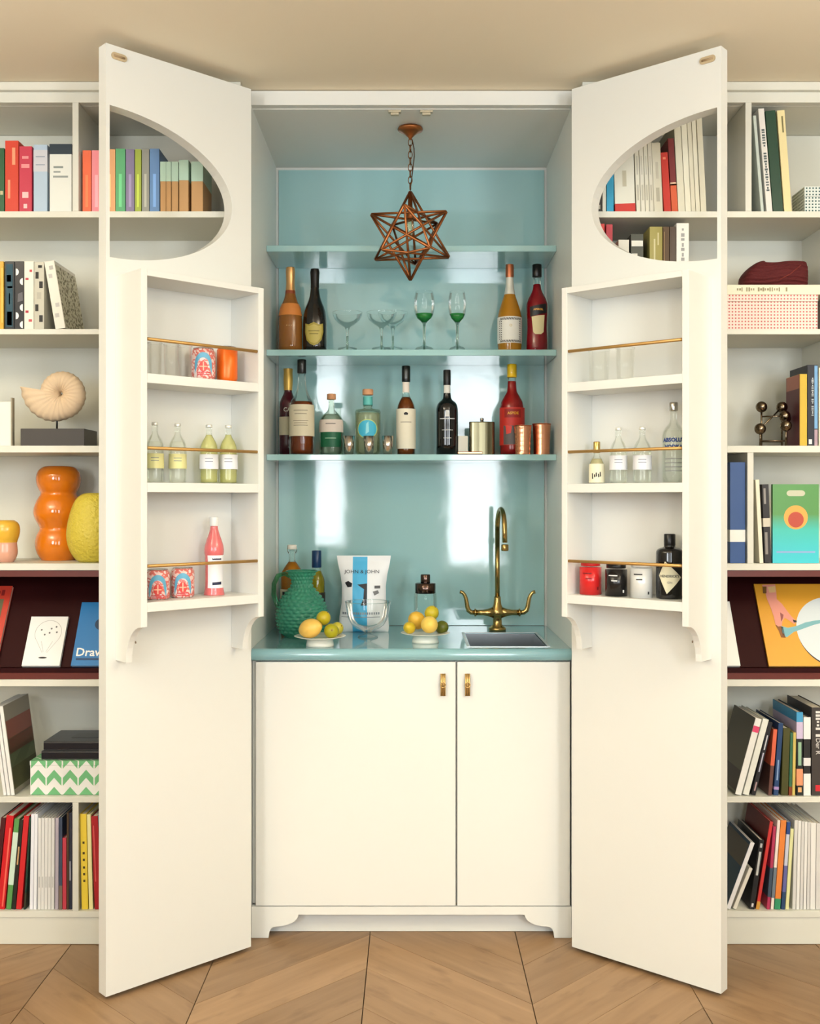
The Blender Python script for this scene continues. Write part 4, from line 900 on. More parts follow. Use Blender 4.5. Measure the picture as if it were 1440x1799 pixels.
# sixth and seventh rows, ammonite bookcase
for x0, x1, lab in ((6.0, 11.5, 'thin white magazine furthest from the green chevron box'), (12.6, 18.5, 'thin white magazine second from the green chevron box')):
    book(lab, x0, x1, 1242, 6, (236, 234, 230), lean=-21, depth=0.21, name='magazine', group='magazines leaning on the sixth shelf')
book('magazine with a red and green picture cover leaning by the chevron box', 19.6, 26.0, 1241, 6, (238, 236, 230), lean=-21, depth=0.21, name='magazine', cov=(1, (158, 150, 132), (0.45, 0.82, (150, 84, 68)), (0.06, 0.5, (86, 84, 52)), (0.3, 0.62, (122, 132, 96))), group='magazines leaning on the sixth shelf')
for a in [(-16, -7.5, 1436, (70, 10, 14), 18, 'dark maroon book at the picture edge of the lowest shelf', {}),
          (-5, 8, 1432, (206, 22, 30), 16.5, 'bright red book leaning, first in the lowest row', dict(marks=[(0.7, 0.45, 0.1, 0.42, (236, 110, 90))])),
          (10.5, 19.5, 1438, (90, 150, 80), 15, 'green and white book leaning between red and black ones', dict(band=[(0.27, 0.85, (206, 226, 206))])),
          (20.5, 27, 1440, (30, 30, 22), 14, 'black book with gold lettering leaning in the lowest row', dict(marks=[(0.5, 0.6, 0.2, 0.10, (200, 160, 110))])),
          (28, 37.5, 1433, (204, 34, 38), 14, 'red book leaning against the dark green one', {}),
          (41.7, 44.6, 1436, (20, 58, 44), 10, 'dark green book in the lowest row', dict(band=[(0.02, 0.18, (60, 54, 34))])),
          (51.8, 58, 1430, (234, 234, 240), 3, 'tall white book, first of the two tall whites', {}),
          (58.6, 64.2, 1430, (240, 240, 242), 2.4, 'tall white book, second of the two tall whites', {})]:
    book(a[5], a[0], a[1], a[2], 7, a[3], lean=a[4], depth=0.21, **a[6])
for i in range(5):
    book(['white magazine nearest the tall white books', 'white magazine second from the tall white books', 'middle one of five white magazines', 'white magazine second from the grey-lilac book', 'white magazine nearest the grey-lilac book'][i], 66+i*5.9, 71.6+i*5.9, 1437, 7, (226-2*i, 224-2*i, 218-2*i), lean=1.0, depth=0.21, name='magazine', group='white magazines on the lowest shelf', marks=[(0.5, 0.3, 0.2, 0.06, (190, 188, 182))])
for a in [(96.4, 102.5, 1437, (176, 166, 176), 0.8, 'grey-lilac book on the lowest shelf', {}), (103.2, 109, 1436, (58, 70, 92), 0.6, 'slate blue book in the lowest row', dict(band=[(0.0, 0.26, (120, 104, 90))])),
          (109.6, 116.6, 1472, (190, 58, 74), 0, 'short raspberry book below its neighbours', {}), (117.2, 120.8, 1428, (74, 54, 34), 0, 'thin brown book near the lower divider', {}), (121.2, 126.4, 1428, (34, 38, 54), 0, 'thin navy book against the lower divider', dict(marks=[(0.4, 0.4, 0.25, 0.1, (150, 150, 160))])),
          (143.4, 155, 1430, (236, 204, 62), -3.2, 'yellow book with black dots past the lower divider', dict(marks=rowmarks((0.70, 0.59, 0.52, 0.44, 0.37, 0.3), (70, 56, 20), 0.16, 0.012))),
          (156.4, 163.5, 1431, (236, 226, 160), -4, 'cream book beside the yellow one past the divider', {}), (166.5, 178.5, 1434, (170, 24, 30), -6.5, 'dark red book leaning past the lower divider', dict(marks=[(0.3, 0.6, 0.08, 0.3, (214, 90, 84))])),
          (181, 190, 1432, (110, 140, 156), -9, 'grey-blue book at the door edge on the lowest shelf', {})]:
    book(a[5], a[0], a[1], a[2], 7, a[3], lean=a[4], depth=0.21, **a[6])
# bookcase with the woven bag: top row
for a in [(1046, 1057, 298, (44, 38, 28), 0, 'black book at the narrow tip of the oval opening', dict(marks=[(0.5, 0.12, 0.25, 0.05, (190, 186, 170))])), (1058, 1064.5, 290, (222, 222, 206), 0, 'thin white book beside the cyan one', {}), (1065.5, 1078, 284, (36, 156, 196), 0, 'cyan blue book in the oval opening', {}),
          (1080.5, 1116, 256, (228, 226, 210), -3.6, 'wide white book with a red foot', dict(band=[(0.0, 0.125, (206, 52, 40))], marks=[(0.5, 0.5, 0.10, 0.12, (196, 190, 166))]))]:
    book(a[5], a[0], a[1], a[2], 1, a[3], lean=a[4], **a[6])
for i, (x0, x1, yt) in enumerate(((1118, 1125.5, 236), (1126, 1133.5, 236), (1134, 1141, 236), (1141.5, 1148.5, 236), (1149, 1164.5, 251))):
    book(['cream journal nearest the red-footed book', 'cream journal second from the red-footed book', 'cream journal third from the red-footed book', 'cream journal fourth from the red-footed book', 'wider, lower cream journal beside the red books'][i], x0, x1, yt, 1, (224-3*(i % 2), 220-3*(i % 2), 200), lean=-5, name='journal', group='cream journals in the oval opening', marks=[(0.5, 0.25, 0.2, 0.1, (190, 186, 166)), (0.5, 0.6, 0.15, 0.12, (200, 196, 178))])
book('bright red book with a painted orange glint in the oval opening', 1166.5, 1179, 268, 1, (206, 52, 40), lean=-6.4, marks=[(0.45, 0.9, 0.2, 0.02, (244, 140, 110))])  # the pale orange mark paints a glint onto the spine
book('dark red book with an orange lower part', 1180, 1190.5, 243, 1, (120, 32, 34), lean=-7.4, band=[(0.0, 0.38, (214, 92, 50)), (0.36, 0.40, (230, 190, 160))])
for i, (x0, x1, yt) in enumerate(((1191.5, 1203.5, 212), (1204, 1214, 209), (1214.5, 1222, 207), (1222.5, 1230, 205), (1231, 1241, 203))):
    book(['pale leaning journal nearest the dark red book', 'pale leaning journal second from the dark red book', 'pale leaning journal in the middle of its five', 'pale leaning journal second from the shelf gap', 'pale leaning journal nearest the shelf gap'][i], x0, x1, yt, 1, (226, 222, 200) if i % 2 else (216, 211, 188), lean=-8.4, name='journal', group='pale leaning journals')
for a in [(1336.5, 1342, 203, (196, 206, 196), -14, 'thin pale green book leaning on the divider', {}), (1346.5, 1357, 191, (230, 226, 218), -15, 'white book with dark capitals down its leaning spine', dict(text=('', 0.42, 0.0135, (90, 100, 100), 0.14, 0.8, 26))), (1358, 1376, 195, (20, 62, 38), -14, 'dark green book leaning in the top row', {}), (1377.5, 1391, 194, (232, 216, 160), -13, 'cream book leaning beside the dark green one', dict(marks=[(0.6, 0.86, 0.1, 0.08, (120, 112, 70))]))]:
    book(a[5], a[0], a[1], a[2], 1, a[3], lean=a[4], **a[6])
# second row seen through the oval
for a in [(1046, 1062, 393, (210, 58, 54), 'coral red book low in the oval opening', {}), (1064.5, 1076, 394, (186, 50, 62), 'rose red book beside the coral red one', {}), (1086, 1105, 421, (220, 216, 200), 'short off-white book with a grey mark', dict(marks=[(0.6, 0.8, 0.1, 0.06, (110, 106, 90))])), (1108, 1130, 411, (66, 68, 56), 'dark green book with white cut-out shapes', dict(marks=[(0.5, 0.90, 0.46, 0.03, (226, 224, 212)), (0.3, 0.76, 0.22, 0.035, (226, 224, 212)), (0.62, 0.72, 0.18, 0.03, (226, 224, 212))])),
          (1141, 1163.5, 398, (166, 156, 84), 'olive gold book low in the oval opening', dict(marks=[(0.38, 0.72, 0.06, 0.16, (222, 216, 170)), (0.66, 0.88, 0.05, 0.06, (222, 216, 170))])), (1164.5, 1175.5, 398, (92, 70, 46), 'brown book beside the olive gold one', dict(marks=[(0.2, 0.5, 0.08, 0.45, (150, 124, 84))])), (1176, 1187, 398, (70, 52, 36), 'darker brown book beside the white-spined one', {}), (1188, 1210, 392, (232, 230, 220), 'white book with grey letters down the spine', dict(text=('', 0.62, 0.016, (160, 160, 156), 0.4, 0.95, 12)))]:
    book(a[4], a[0], a[1], a[2], 2, a[3], **a[5])
# third row
book('yellow-spined book with a maroon cover beside the chrome sculpture', 1404.5, 1417.5, 657, 3, (206, 172, 40), depth=0.115, cov=(-1, (88, 24, 34), (0.80, 0.995, (176, 110, 92))))
book('navy book with white letters and a pale blue edge', 1418, 1436, 641, 3, (14, 18, 34), depth=0.15, marks=[(0.84, 0.6, 0.16, 0.39, (120, 170, 214)), (0.84, 0.1, 0.16, 0.1, (176, 150, 160)), (0.28, 0.05, 0.16, 0.03, (230, 230, 226))], text=('', 0.55, 0.010, (190, 196, 200), 0.36, 0.84, 22))
book('cream book at the picture edge on the third shelf', 1438, 1452, 646, 3, (232, 226, 196), depth=0.16)
# fourth row
book('tall blue album with a white band on the spine', 1282, 1309, 812, 4, (48, 82, 138), depth=0.24, band=[(0.21, 0.33, (240, 238, 230))])
book('thin cream book leaning on the small divider', 1334, 1341, 843, 4, (238, 230, 206), lean=-7.5, depth=0.2)
book('black book with white specks beside the turquoise cover', 1343, 1355, 851, 4, (40, 36, 36), lean=-5, depth=0.18, band=[(0.46, 0.57, (208, 200, 180))], marks=[(0.35, 0.85, 0.16, 0.10, (150, 144, 138)), (0.35, 0.25, 0.2, 0.14, (140, 134, 128))])
D = DF+0.012; bk = thing('book', 'face-out book with a green to turquoise cover', 'book', (X(1357, D), D+CAMY, ROWZ[4]+0.0006))
gw, gh, gt = (1438-1357)*D/FPX, Z(851, D)-ROWZ[4], 0.014
gm = mat((60, 170, 170), 0.35, key='turq'); nt, N, L, b_2 = nodes(gm); tc = N.new('ShaderNodeTexCoord'); sp_ = N.new('ShaderNodeSeparateXYZ'); rp = N.new('ShaderNodeValToRGB')
L.new(tc.outputs['Object'], sp_.inputs[0]); mm = N.new('ShaderNodeMath'); mm.operation = 'DIVIDE'; mm.inputs[1].default_value = gh; L.new(sp_.outputs['Z'], mm.inputs[0]); L.new(mm.outputs[0], rp.inputs['Fac'])
e = rp.color_ramp.elements; e[0].position = 0.12; e[0].color = lin((66, 196, 206)); e[1].position = 0.62; e[1].color = lin((88, 148, 76)); x = e.new(0.42); x.color = lin((70, 190, 176)); L.new(rp.outputs[0], b_2.inputs['Base Color'])
cvr = MB().box(0, gw, 0, 0.002, 0, gh).box(0, gw, gt-0.002, gt, 0, gh).box(0, 0.002, 0.002, gt-0.002, 0, gh).build('cover', gm, bk)
MB().box(0.0022, gw-0.002, 0.0022, gt-0.0022, 0.002, gh-0.002).build('pages', PAPER, bk)
flat_shape(ell(gw*0.62, gh*0.885, gw*0.08, gh*0.038, 10, -pi/2, pi/2)+ell(gw*0.38, gh*0.885, gw*0.08, gh*0.038, 10, pi/2, 3*pi/2), cvr, mat((196, 196, 170), 0.5), -0.0005, name='printed_bar')
flat_shape(ell(gw*0.5, gh*0.58, gw*0.26, gw*0.26, 28), cvr, mat((232, 168, 76), 0.45), -0.0005, name='printed_disc')
flat_shape(ell(gw*0.5, gh*0.55, gw*0.17, gw*0.17, 28), cvr, mat((186, 74, 50), 0.45), -0.0008, name='printed_disc')
flat_shape([(gw*0.08, gh*0.13), (gw*0.92, gh*0.13), (gw*0.92, gh*0.15), (gw*0.08, gh*0.15)], cvr, mat((150, 170, 214), 0.5), -0.0005)
# sixth row
NV = (20, 26, 44)
for a in [(1291, 1302.5, 1261, (236, 234, 226), 37, 'white book with a pink label leaning, first of the sixth shelf', dict(cov=(-1, (92, 88, 74), (0.04, 0.3, (50, 40, 34))), marks=[(0.5, 0.86, 0.5, 0.04, (222, 70, 110))])),
          (1304.5, 1315.5, 1262, (230, 230, 218), 36.5, 'white book leaning behind the pink-labelled one', {}),
          (1319.5, 1327.5, 1268, (26, 24, 30), 30.5, 'black book with white lettering leaning on the sixth shelf', dict(marks=[(0.5, 0.72, 0.14, 0.1, (200, 200, 204)), (0.5, 0.45, 0.14, 0.13, (190, 190, 204)), (0.5, 0.12, 0.16, 0.06, (180, 150, 150))])),
          (1349, 1355.5, 1281, (98, 62, 54), 9.5, 'book with an orange top and brown foot on the sixth shelf', dict(band=[(0.45, 1.0, (214, 98, 66))])),
          (1358.5, 1367, 1270, (30, 62, 104), 9, 'blue book with a lilac label on the sixth shelf', dict(band=[(0.08, 0.12, (170, 140, 190))], marks=[(0.5, 0.35, 0.14, 0.14, (140, 166, 200))])),
          (1372, 1384, 1279, (70, 70, 26), 4, 'dark olive book on the sixth shelf', {}),
          (1385.5, 1390.5, 1287, (52, 104, 74), 2.6, 'thin green book beside the olive one', dict(band=[(0.0, 0.14, (130, 60, 30))])),
          (1391.3, 1396.5, 1287, (204, 180, 96), 2, 'thin yellow book beside the thin green one', {}),
          (1399, 1410, 1251, (30, 36, 34), 0, 'book with sky blue top, lilac band and peach foot', dict(band=[(0.88, 1.0, (70, 156, 200)), (0.68, 0.88, (206, 190, 216)), (0.12, 0.32, (226, 152, 108))], marks=[(0.5, 0.5, 0.26, 0.14, (150, 186, 150)), (0.5, 0.07, 0.3, 0.03, (226, 170, 110))])),
          (1411.5, 1423.5, 1260, (34, 34, 34), 0, 'black and white blocked book on the sixth shelf', dict(band=[(0.72, 1.0, (236, 234, 230)), (0.38, 0.48, (226, 224, 220)), (0.0, 0.28, (236, 234, 228))])),
          (1425.5, 1447, 1243, (62, 56, 52), 0, 'large dark brown book with white lettering and a red dot', dict(text=('Der R', 0.56, 0.02, (226, 222, 214), 0.66, 0.96, 8), marks=[(0.6, 0.085, 0.3, 0.035, (206, 40, 50))]))]:
    book(a[5], a[0], a[1], a[2], 6, a[3], lean=a[4], depth=0.21, **a[6])
# seventh row
for a in [(1275.5, 1283.5, 1479, (232, 230, 228), 44, 'white-spined book with a dark teal cover leaning lowest', dict(cov=(-1, (24, 62, 84), (0.62, 0.95, (92, 84, 72))))),
          (1287, 1294, 1524, (226, 220, 204), 30, 'short cream book leaning beside the teal-covered one', {}),
          (1316, 1325, 1475, (22, 21, 22), 18, 'black book with big white letters on the lowest shelf', dict(marks=[(0.5, 0.92, 0.22, 0.03, (190, 190, 186)), (0.5, 0.66, 0.22, 0.17, (196, 196, 190)), (0.5, 0.06, 0.2, 0.025, (226, 220, 216))])),
          (1327.5, 1333.5, 1443, (200, 50, 48), 25, 'red book with a wine cover leaning on the lowest shelf', dict(cov=(-1, (112, 34, 28)), band=[(0.0, 0.09, (206, 150, 60))])),
          (1346.5, 1352, 1452, (176, 48, 84), 11.5, 'thin magenta book with a dark middle', dict(band=[(0.15, 0.5, (60, 76, 92))])),
          (1353.5, 1358.8, 1441, (236, 220, 206), 12, 'thin blush book with a grey lower part', dict(band=[(0.13, 0.47, (110, 120, 128))])),
          (1360, 1370, 1441, (226, 130, 56), 11.5, 'orange book with a green foot on the lowest shelf', dict(band=[(0.0, 0.12, (50, 140, 96))])),
          (1372, 1378, 1444, (200, 202, 214), 10.5, 'pale grey book with a violet-blue lower half', dict(band=[(0.2, 0.5, (98, 98, 152)), (0.0, 0.2, (40, 66, 100)), (0.86, 1.0, (40, 70, 130))])),
          (1379.5, 1385.5, 1456, (222, 220, 160), 9, 'pale yellow book before the white magazines', {})]:
    book(a[5], a[0], a[1], a[2], 7, a[3], lean=a[4], depth=0.21, **a[6])
for i, (x0, x1, ln) in enumerate(((1391.5, 1397.5, 4), (1398.3, 1404, 3.5), (1404.8, 1410, 3), (1410.8, 1416, 2.5), (1416.8, 1422, 2), (1422.8, 1432, 1.5), (1432.8, 1441, 1))):
    book(['white magazine beside the pale yellow book, lowest shelf', 'second white magazine after the pale yellow book', 'third white magazine after the pale yellow book', 'fourth white magazine after the pale yellow book', 'fifth white magazine after the pale yellow book', 'thick white magazine second from the picture edge', 'thick white magazine at the picture edge'][i], x0, x1, 1441+i*0.9, 7, (232, 230, 222) if i % 2 else (214, 211, 204), lean=ln, depth=0.21, name='magazine', group='white magazines beside the pale yellow book')

# ------------------------------------------------------------------ books lying on the sloping mahogany boards
def display_book(label, x0, wd, h, t, c, cat='book', name='book'):
    z0 = ROWZ[5]+0.0005; yb, zb = BF+0.022-0.002, z0+0.0345
    o = thing(name, label, cat, (x0, yb-t*math.cos(SLOPE)-0.001, zb+t*math.sin(SLOPE))); o.rotation_euler = (-SLOPE, 0, 0)
    cv = MB().box(0, wd, 0, 0.0015, 0, h).box(0, wd, t-0.0015, t, 0, h).box(0, 0.0015, 0.0015, t-0.0015, 0, h).build('cover', mat(c, 0.4), o)
    MB().box(0.0017, wd-0.001, 0.0017, t-0.0017, 0.001, h-0.001).build('pages', PAPER, o)
    return o, cv
o, cv = display_book('red-framed art book on the sloping mahogany board', -1.466, 0.208, 0.268, 0.012, (196, 60, 42))
flat_shape([(0.012, 0.03), (0.190, 0.03), (0.190, 0.222), (0.012, 0.222)], cv, mat((104, 100, 70), 0.5), -0.0006, name='printed_picture')
flat_shape(ell(0.15, 0.12, 0.036, 0.07), cv, mat((150, 150, 120), 0.5), -0.0009, name='printed_picture')
strokes(cv, mat((130, 24, 20), 0.5), 0.03, 0.192, 0.234, 0.254, 12, -0.0008, False, 3)
o, cv = display_book('small white book with a line-drawn balloon on the mahogany board', -1.18, 0.1145, 0.163, 0.010, (236, 236, 232))
gl_ = mat((170, 166, 160), 0.6)
ring = ell(0.062, 0.108, 0.041, 0.042, 30, -0.55, pi+0.55); ring2 = ell(0.062, 0.108, 0.0398, 0.0408, 30, -0.55, pi+0.55)[::-1]
flat_shape(ring+ring2, cv, gl_, -0.0005, name='printed_line')
for a_ in ((0.028, 0.086, 0.054, 0.042), (0.096, 0.086, 0.068, 0.042), (0.045, 0.08, 0.057, 0.045), (0.08, 0.08, 0.065, 0.045)):
    flat_shape([(a_[0], a_[1]), (a_[0]+0.001, a_[1]), (a_[2]+0.001, a_[3]), (a_[2], a_[3])], cv, gl_, -0.0005, name='printed_line')
flat_shape(ell(0.059, 0.026, 0.013, 0.0028), cv, INK, -0.0005, name='printed_spot')
for p_ in ((0.040, 0.118), (0.052, 0.102), (0.070, 0.122), (0.084, 0.128), (0.088, 0.110), (0.066, 0.108)): flat_shape(ell(p_[0], p_[1], 0.0028, 0.003, 10), cv, mat((110, 108, 108), 0.6), -0.0005, name='printed_spot')
o, cv = display_book('bright blue book with white serif title on the mahogany board', -1.031, 0.165, 0.212, 0.010, (12, 112, 176))
lettering('Draw', 0.038, cv, WHITE, (0.051, -0.0008, 0.043), sx=0.98, bold=0.0006)
flat_shape([(0.012, 0.018), (0.15, 0.018), (0.15, 0.025), (0.012, 0.025)], cv, mat((8, 62, 106), 0.5), -0.0006)
flat_shape(ell(0.078, 0.138, 0.026, 0.022), cv, mat((12, 52, 84), 0.5), -0.0006, name='printed_spot')
flat_shape(ell(0.080, 0.138, 0.012, 0.006), cv, mat((6, 22, 36), 0.5), -0.0009, name='printed_spot')
o, cv = display_book('plain white book beside the orange cover on the mahogany board', 0.846, 0.15, 0.215, 0.010, (236, 236, 230))
OH = 0.277; o, cv = display_book('orange art magazine with a pink hand gripping a white disc', 1.083, 0.30, OH, 0.008, (222, 158, 46), 'magazine', 'magazine')
def oc(px, y):
    v = (1164-y)/139.0; return ((px-(1347-27*v))*(3.22+0.146*v)/FPX, v*OH)
def oshape(pts, c, y=-0.0006, nm='printed_shape'): flat_shape([(min(max(u, 0.001), 0.299), min(max(v, 0.001), OH-0.001)) for u, v in [oc(*p) for p in pts]], cv, mat(c, 0.45), y, name=nm)
def clipdisc(cx, cy, rx, ry): return [(cx+rx*math.cos(2*pi*i/60), cy+ry*math.sin(2*pi*i/60)) for i in range(60)]
u0, v0 = oc(1462, 1107)
def disc(r, du, dv, c, y): flat_shape([(min(0.299, u0+du+r*math.cos(2*pi*i/64)), min(max(v0+dv+r*math.sin(2*pi*i/64), 0.003), OH-0.003)) for i in range(64) ], cv, mat(c, 0.45), y, name='printed_disc')
disc(0.117, 0.001, -0.006, (46, 30, 24), -0.0004); disc(0.117, 0, 0, (214, 222, 224), -0.0007)
oshape([(1368, 1098), (1380, 1101), (1395, 1098), (1410, 1092), (1425, 1089), (1450, 1086), (1470, 1088), (1470, 1090), (1450, 1090), (1425, 1096), (1405, 1103), (1390, 1108), (1378, 1117), (1370, 1112)], (122, 178, 184), -0.0010)
oshape([(1358, 1096), (1372, 1100), (1374, 1112), (1376, 1118), (1368, 1117), (1364, 1106)], (140, 84, 40), -0.0010)
oshape([(1334, 1027), (1357, 1026), (1359, 1038), (1360, 1052), (1369, 1060), (1378, 1072), (1386, 1082), (1395, 1090), (1391, 1095), (1381, 1088), (1374, 1084), (1370, 1090), (1369, 1098), (1363, 1099), (1358, 1095), (1355, 1082), (1350, 1068), (1343, 1052), (1340, 1040)], (226, 150, 132), -0.0013, 'printed_hand')
oshape([(1388, 1087), (1395, 1089), (1395, 1092), (1390, 1092)], (36, 24, 30), -0.0016)
oshape([(1335, 1030), (1342, 1030), (1342, 1042), (1336, 1042)], (120, 84, 40), -0.0016)
oshape([(1344, 1031), (1357, 1029), (1358, 1040), (1347, 1041)], (228, 190, 130), -0.0016)
oshape([(1366, 1075), (1372, 1079), (1371, 1085), (1368, 1091), (1367, 1083)], (150, 82, 78), -0.0016)

# ------------------------------------------------------------------ ornaments and boxes
# ammonite on a stand
D = DF+0.10; k = D/FPX; ZS = ROWZ[3]+0.0006
am = thing('ammonite_ornament', 'pale ammonite fossil on a black plinth', 'ornament', (X(100, D), D+CAMY, ZS))
FDm = DF+0.03; q = [X(36, FDm), X(148, FDm)]
MB().box(q[0]-am.location.x, q[1]-am.location.x, FDm+CAMY-am.location.y, FDm+CAMY+0.13-am.location.y, 0, Z(753, FDm)-ZS).build('plinth', mat((62, 56, 50), 0.5), am, 0.001)
zc = Z(692, D)-ZS; xc = X(108, D)-am.location.x
MB().tube([(X(100, D)-am.location.x, 0, Z(753, FDm)-ZS-0.001), (X(100, D)-am.location.x, 0, zc-0.06)], 0.003, 10).build('pin', BLACK, am)
sh = MB(); sh.smooth = True
n, m_ = 420, 22; T1 = 2.2*2*pi; vs_ = []
bgr = math.log(1.62)/(1.5*pi); R1 = 72*k
for i in range(n+1):
    t = T1*i/n; fl_ = max(0.0, 1-(T1-t)/math.radians(115))**1.25      # the last quarter turn flares into the mouth
    Ro = 49*k*math.exp(0.045*(t-T1))+24*k*fl_; Ri = 49*k*math.exp(0.045*(t-2*pi-T1))*0.12*(min(1, t/2))
    a2 = math.radians(170)-(t-T1)
    rc, rr = (Ro+Ri)/2, (Ro-Ri)/2
    rib = 1+0.03*math.sin(t*26)
    for j in range(m_):
        f = 2*pi*j/m_; ro = rc+rr*math.cos(f)*rib; yy = min(rr, 17*k)*0.9*math.sin(f)*rib
        vs_.append((xc+ro*math.cos(a2), yy, zc+ro*math.sin(a2)))
fs = [(i*m_+j, i*m_+(j+1) % m_, (i+1)*m_+(j+1) % m_, (i+1)*m_+j) for i in range(n) for j in range(m_)]
fs += [tuple(range(m_)), tuple(range(n*m_, (n+1)*m_))]
sh.add(vs_, fs)
stone = mat((226, 200, 166), 0.65, key='ammonite'); add_bump(stone, 120, 0.3, 0.002)
sh.build('shell', stone, am)
# white picture frame
D = DF+0.03; fr = thing('picture_frame', 'small white picture frame beside the ammonite plinth', 'picture frame', (X(-20, D), D+CAMY, ROWZ[3]+0.0006))
hf = Z(706, D)-ROWZ[3]; MB().box(-0.075, 0.068, 0, 0.012, 0, hf).build('mount', mat((240, 236, 222), 0.5), fr, 0.001)
MB().box(0.0685, 0.073, -0.002, 0.016, 0, hf+0.012).box(-0.08, -0.0755, -0.002, 0.016, 0, hf+0.012).build('side_rail', mat((150, 140, 116), 0.4), fr)
flat_shape(ell(-0.002, hf*0.5, 0.022, 0.03), fr, mat((176, 170, 156), 0.6), -0.0006, name='picture')
# vases
def vase(label, cx, D, rows, m, name='vase', fn=None, row=4, seg=40):
    zs = ROWZ[row]+0.0006; k = D/FPX; pr = [(hw*k, Z(y, D)-zs) for hw, y in rows][::-1]; pr[0] = (pr[0][0], 0.0)
    pr = smooth_prof(pr, 4); top = pr[-1]
    o = thing(name, label, 'vase', (X(cx, D), D+CAMY, zs))
    inner = [(max(r-0.004, 0.002), max(z, 0.006)) for r, z in pr[::-1]]
    MB().lathe(pr+inner[2:], seg, cap=False, fn=fn).build('body', m, o)
    return o
ORG = mat((226, 124, 22), 0.12, coat=0.6, key='orangevase')
vase('tall glossy orange vase of three bubble lobes', 103, DF+0.188, [(20, 819), (27, 820), (36, 828), (39, 843), (35, 858), (29, 867), (36, 876), (43, 894), (42, 908), (34, 922), (31, 929), (38, 940), (41, 956), (37, 972), (29, 986)], ORG)
YV = mat((216, 196, 72), 0.45, key='yellowvase'); add_bump(YV, 110, 0.9, 0.006)
vase('yellow egg-shaped textured vase beside the orange vase', 166, DF+0.088, [(9, 866), (20, 867), (32, 876), (41, 898), (47, 925), (48, 945), (43, 966), (33, 982), (26, 989)], YV)
sv = vase('small yellow and pink bubble vase at the picture edge', 10, DF+0.07, [(14, 914), (21, 918), (24.5, 928), (23, 942), (18.5, 952), (19.5, 962), (20.5, 972), (17, 982), (13, 987)], mat((232, 180, 60), 0.25, coat=0.3))
me = sv.children[0].data; me.materials.append(mat((224, 166, 140), 0.3, coat=0.3))
for p in me.polygons:
    if p.center.z < (Z(953, DF+0.07)-ROWZ[4]): p.material_index = 1
# green chevron box with two black albums
chev = mat((110, 180, 120), 0.5, key='chevron'); nt, N, L, b_2 = nodes(chev)
def M(op, a, b=None):
    n_ = N.new('ShaderNodeMath'); n_.operation = op
    for i_, v_ in enumerate((a, b)):
        if v_ is None: continue
        if isinstance(v_, (int, float)): n_.inputs[i_].default_value = v_
        else: L.new(v_, n_.inputs[i_])
    return n_.outputs[0]
tc = N.new('ShaderNodeTexCoord'); sp_ = N.new('ShaderNodeSeparateXYZ'); L.new(tc.outputs['Object'], sp_.inputs[0])
xx = M('ADD', sp_.outputs['X'], sp_.outputs['Y'])
fx = M('FRACT', M('DIVIDE', xx, 0.0485)); tri = M('ABSOLUTE', M('SUBTRACT', fx, 0.5))
vv_ = M('FRACT', M('ADD', M('DIVIDE', sp_.outputs['Z'], 0.052), M('MULTIPLY', tri, 1.05)))
green = M('MULTIPLY', M('LESS_THAN', vv_, 0.47), M('LESS_THAN', tri, 0.455))
mx = N.new('ShaderNodeMix'); mx.data_type = 'RGBA'; mx.inputs['A'].default_value = lin((236, 234, 228)); mx.inputs['B'].default_value = lin((112, 182, 124)); L.new(green, mx.inputs['Factor']); L.new(mx.outputs['Result'], b_2.inputs['Base Color'])
D = DF+0.02; z6 = ROWZ[6]+0.0006; hB = Z(1337, D)-ROWZ[6]
cb = thing('storage_box', 'green and white chevron box under the black albums', 'box', (X(53, D), D+CAMY, z6))
MB().box(0, 0.30, 0, 0.20, 0, hB*0.86).build('base', chev, cb, 0.001); MB().box(-0.001, 0.301, -0.001, 0.201, hB*0.865, hB).build('lid', chev, cb, 0.001)
BK = mat((20, 20, 28), 0.28)
for i, (xa, z0_, hh_, dd) in enumerate(((70, 0, 0.026, 0.012), (73, 0.0265, 0.028, 0.016))):
    al = thing('photo_album', ('lower', 'upper')[i]+' black photo album on the chevron box', 'album', (X(xa, D), D+CAMY+dd, z6+hB+0.0006+z0_))
    MB().box(0, 0.25, 0, 0.16, 0, 0.003).box(0, 0.25, 0, 0.16, hh_-0.003, hh_).box(0, 0.25, 0, 0.006, 0.003, hh_-0.003).build('cover', BK, al, 0.003)
    MB().box(0.004, 0.246, 0.0065, 0.155, 0.0032, hh_-0.0032).build('pages', mat((40, 38, 40), 0.7), al)
    if i: MB().box(0.07, 0.16, 0.05, 0.11, hh_, hh_+0.001).build('cover_plate', BLACK, al)
# dotted boxes
def dots(key, base, dot, p, fr):
    m = mat(base, 0.55, key=key); nt, N_, L_2, b_3 = nodes(m)
    global N, L
    N, L = N_, L_2
    tc = N.new('ShaderNodeTexCoord'); sp_ = N.new('ShaderNodeSeparateXYZ'); L.new(tc.outputs['Object'], sp_.inputs[0])
    f = [M('ABSOLUTE', M('SUBTRACT', M('FRACT', M('DIVIDE', c_, p)), 0.5)) for c_ in (M('ADD', sp_.outputs['X'], sp_.outputs['Y']), sp_.outputs['Z'])]
    g = M('MULTIPLY', M('LESS_THAN', f[0], fr), M('LESS_THAN', f[1], fr))
    mx = N.new('ShaderNodeMix'); mx.data_type = 'RGBA'; mx.inputs['A'].default_value = lin(base); mx.inputs['B'].default_value = lin(dot); L.new(g, mx.inputs['Factor']); L.new(mx.outputs['Result'], b_3.inputs['Base Color'])
    return m
D = DF+0.05; bx_ = thing('storage_box', 'small white box with dark green dots on the top shelf', 'box', (X(1413, D), D+CAMY, ROWZ[1]+0.0006))
dm = dots('greendots', (222, 228, 222), (40, 84, 84), 0.0098, 0.23)
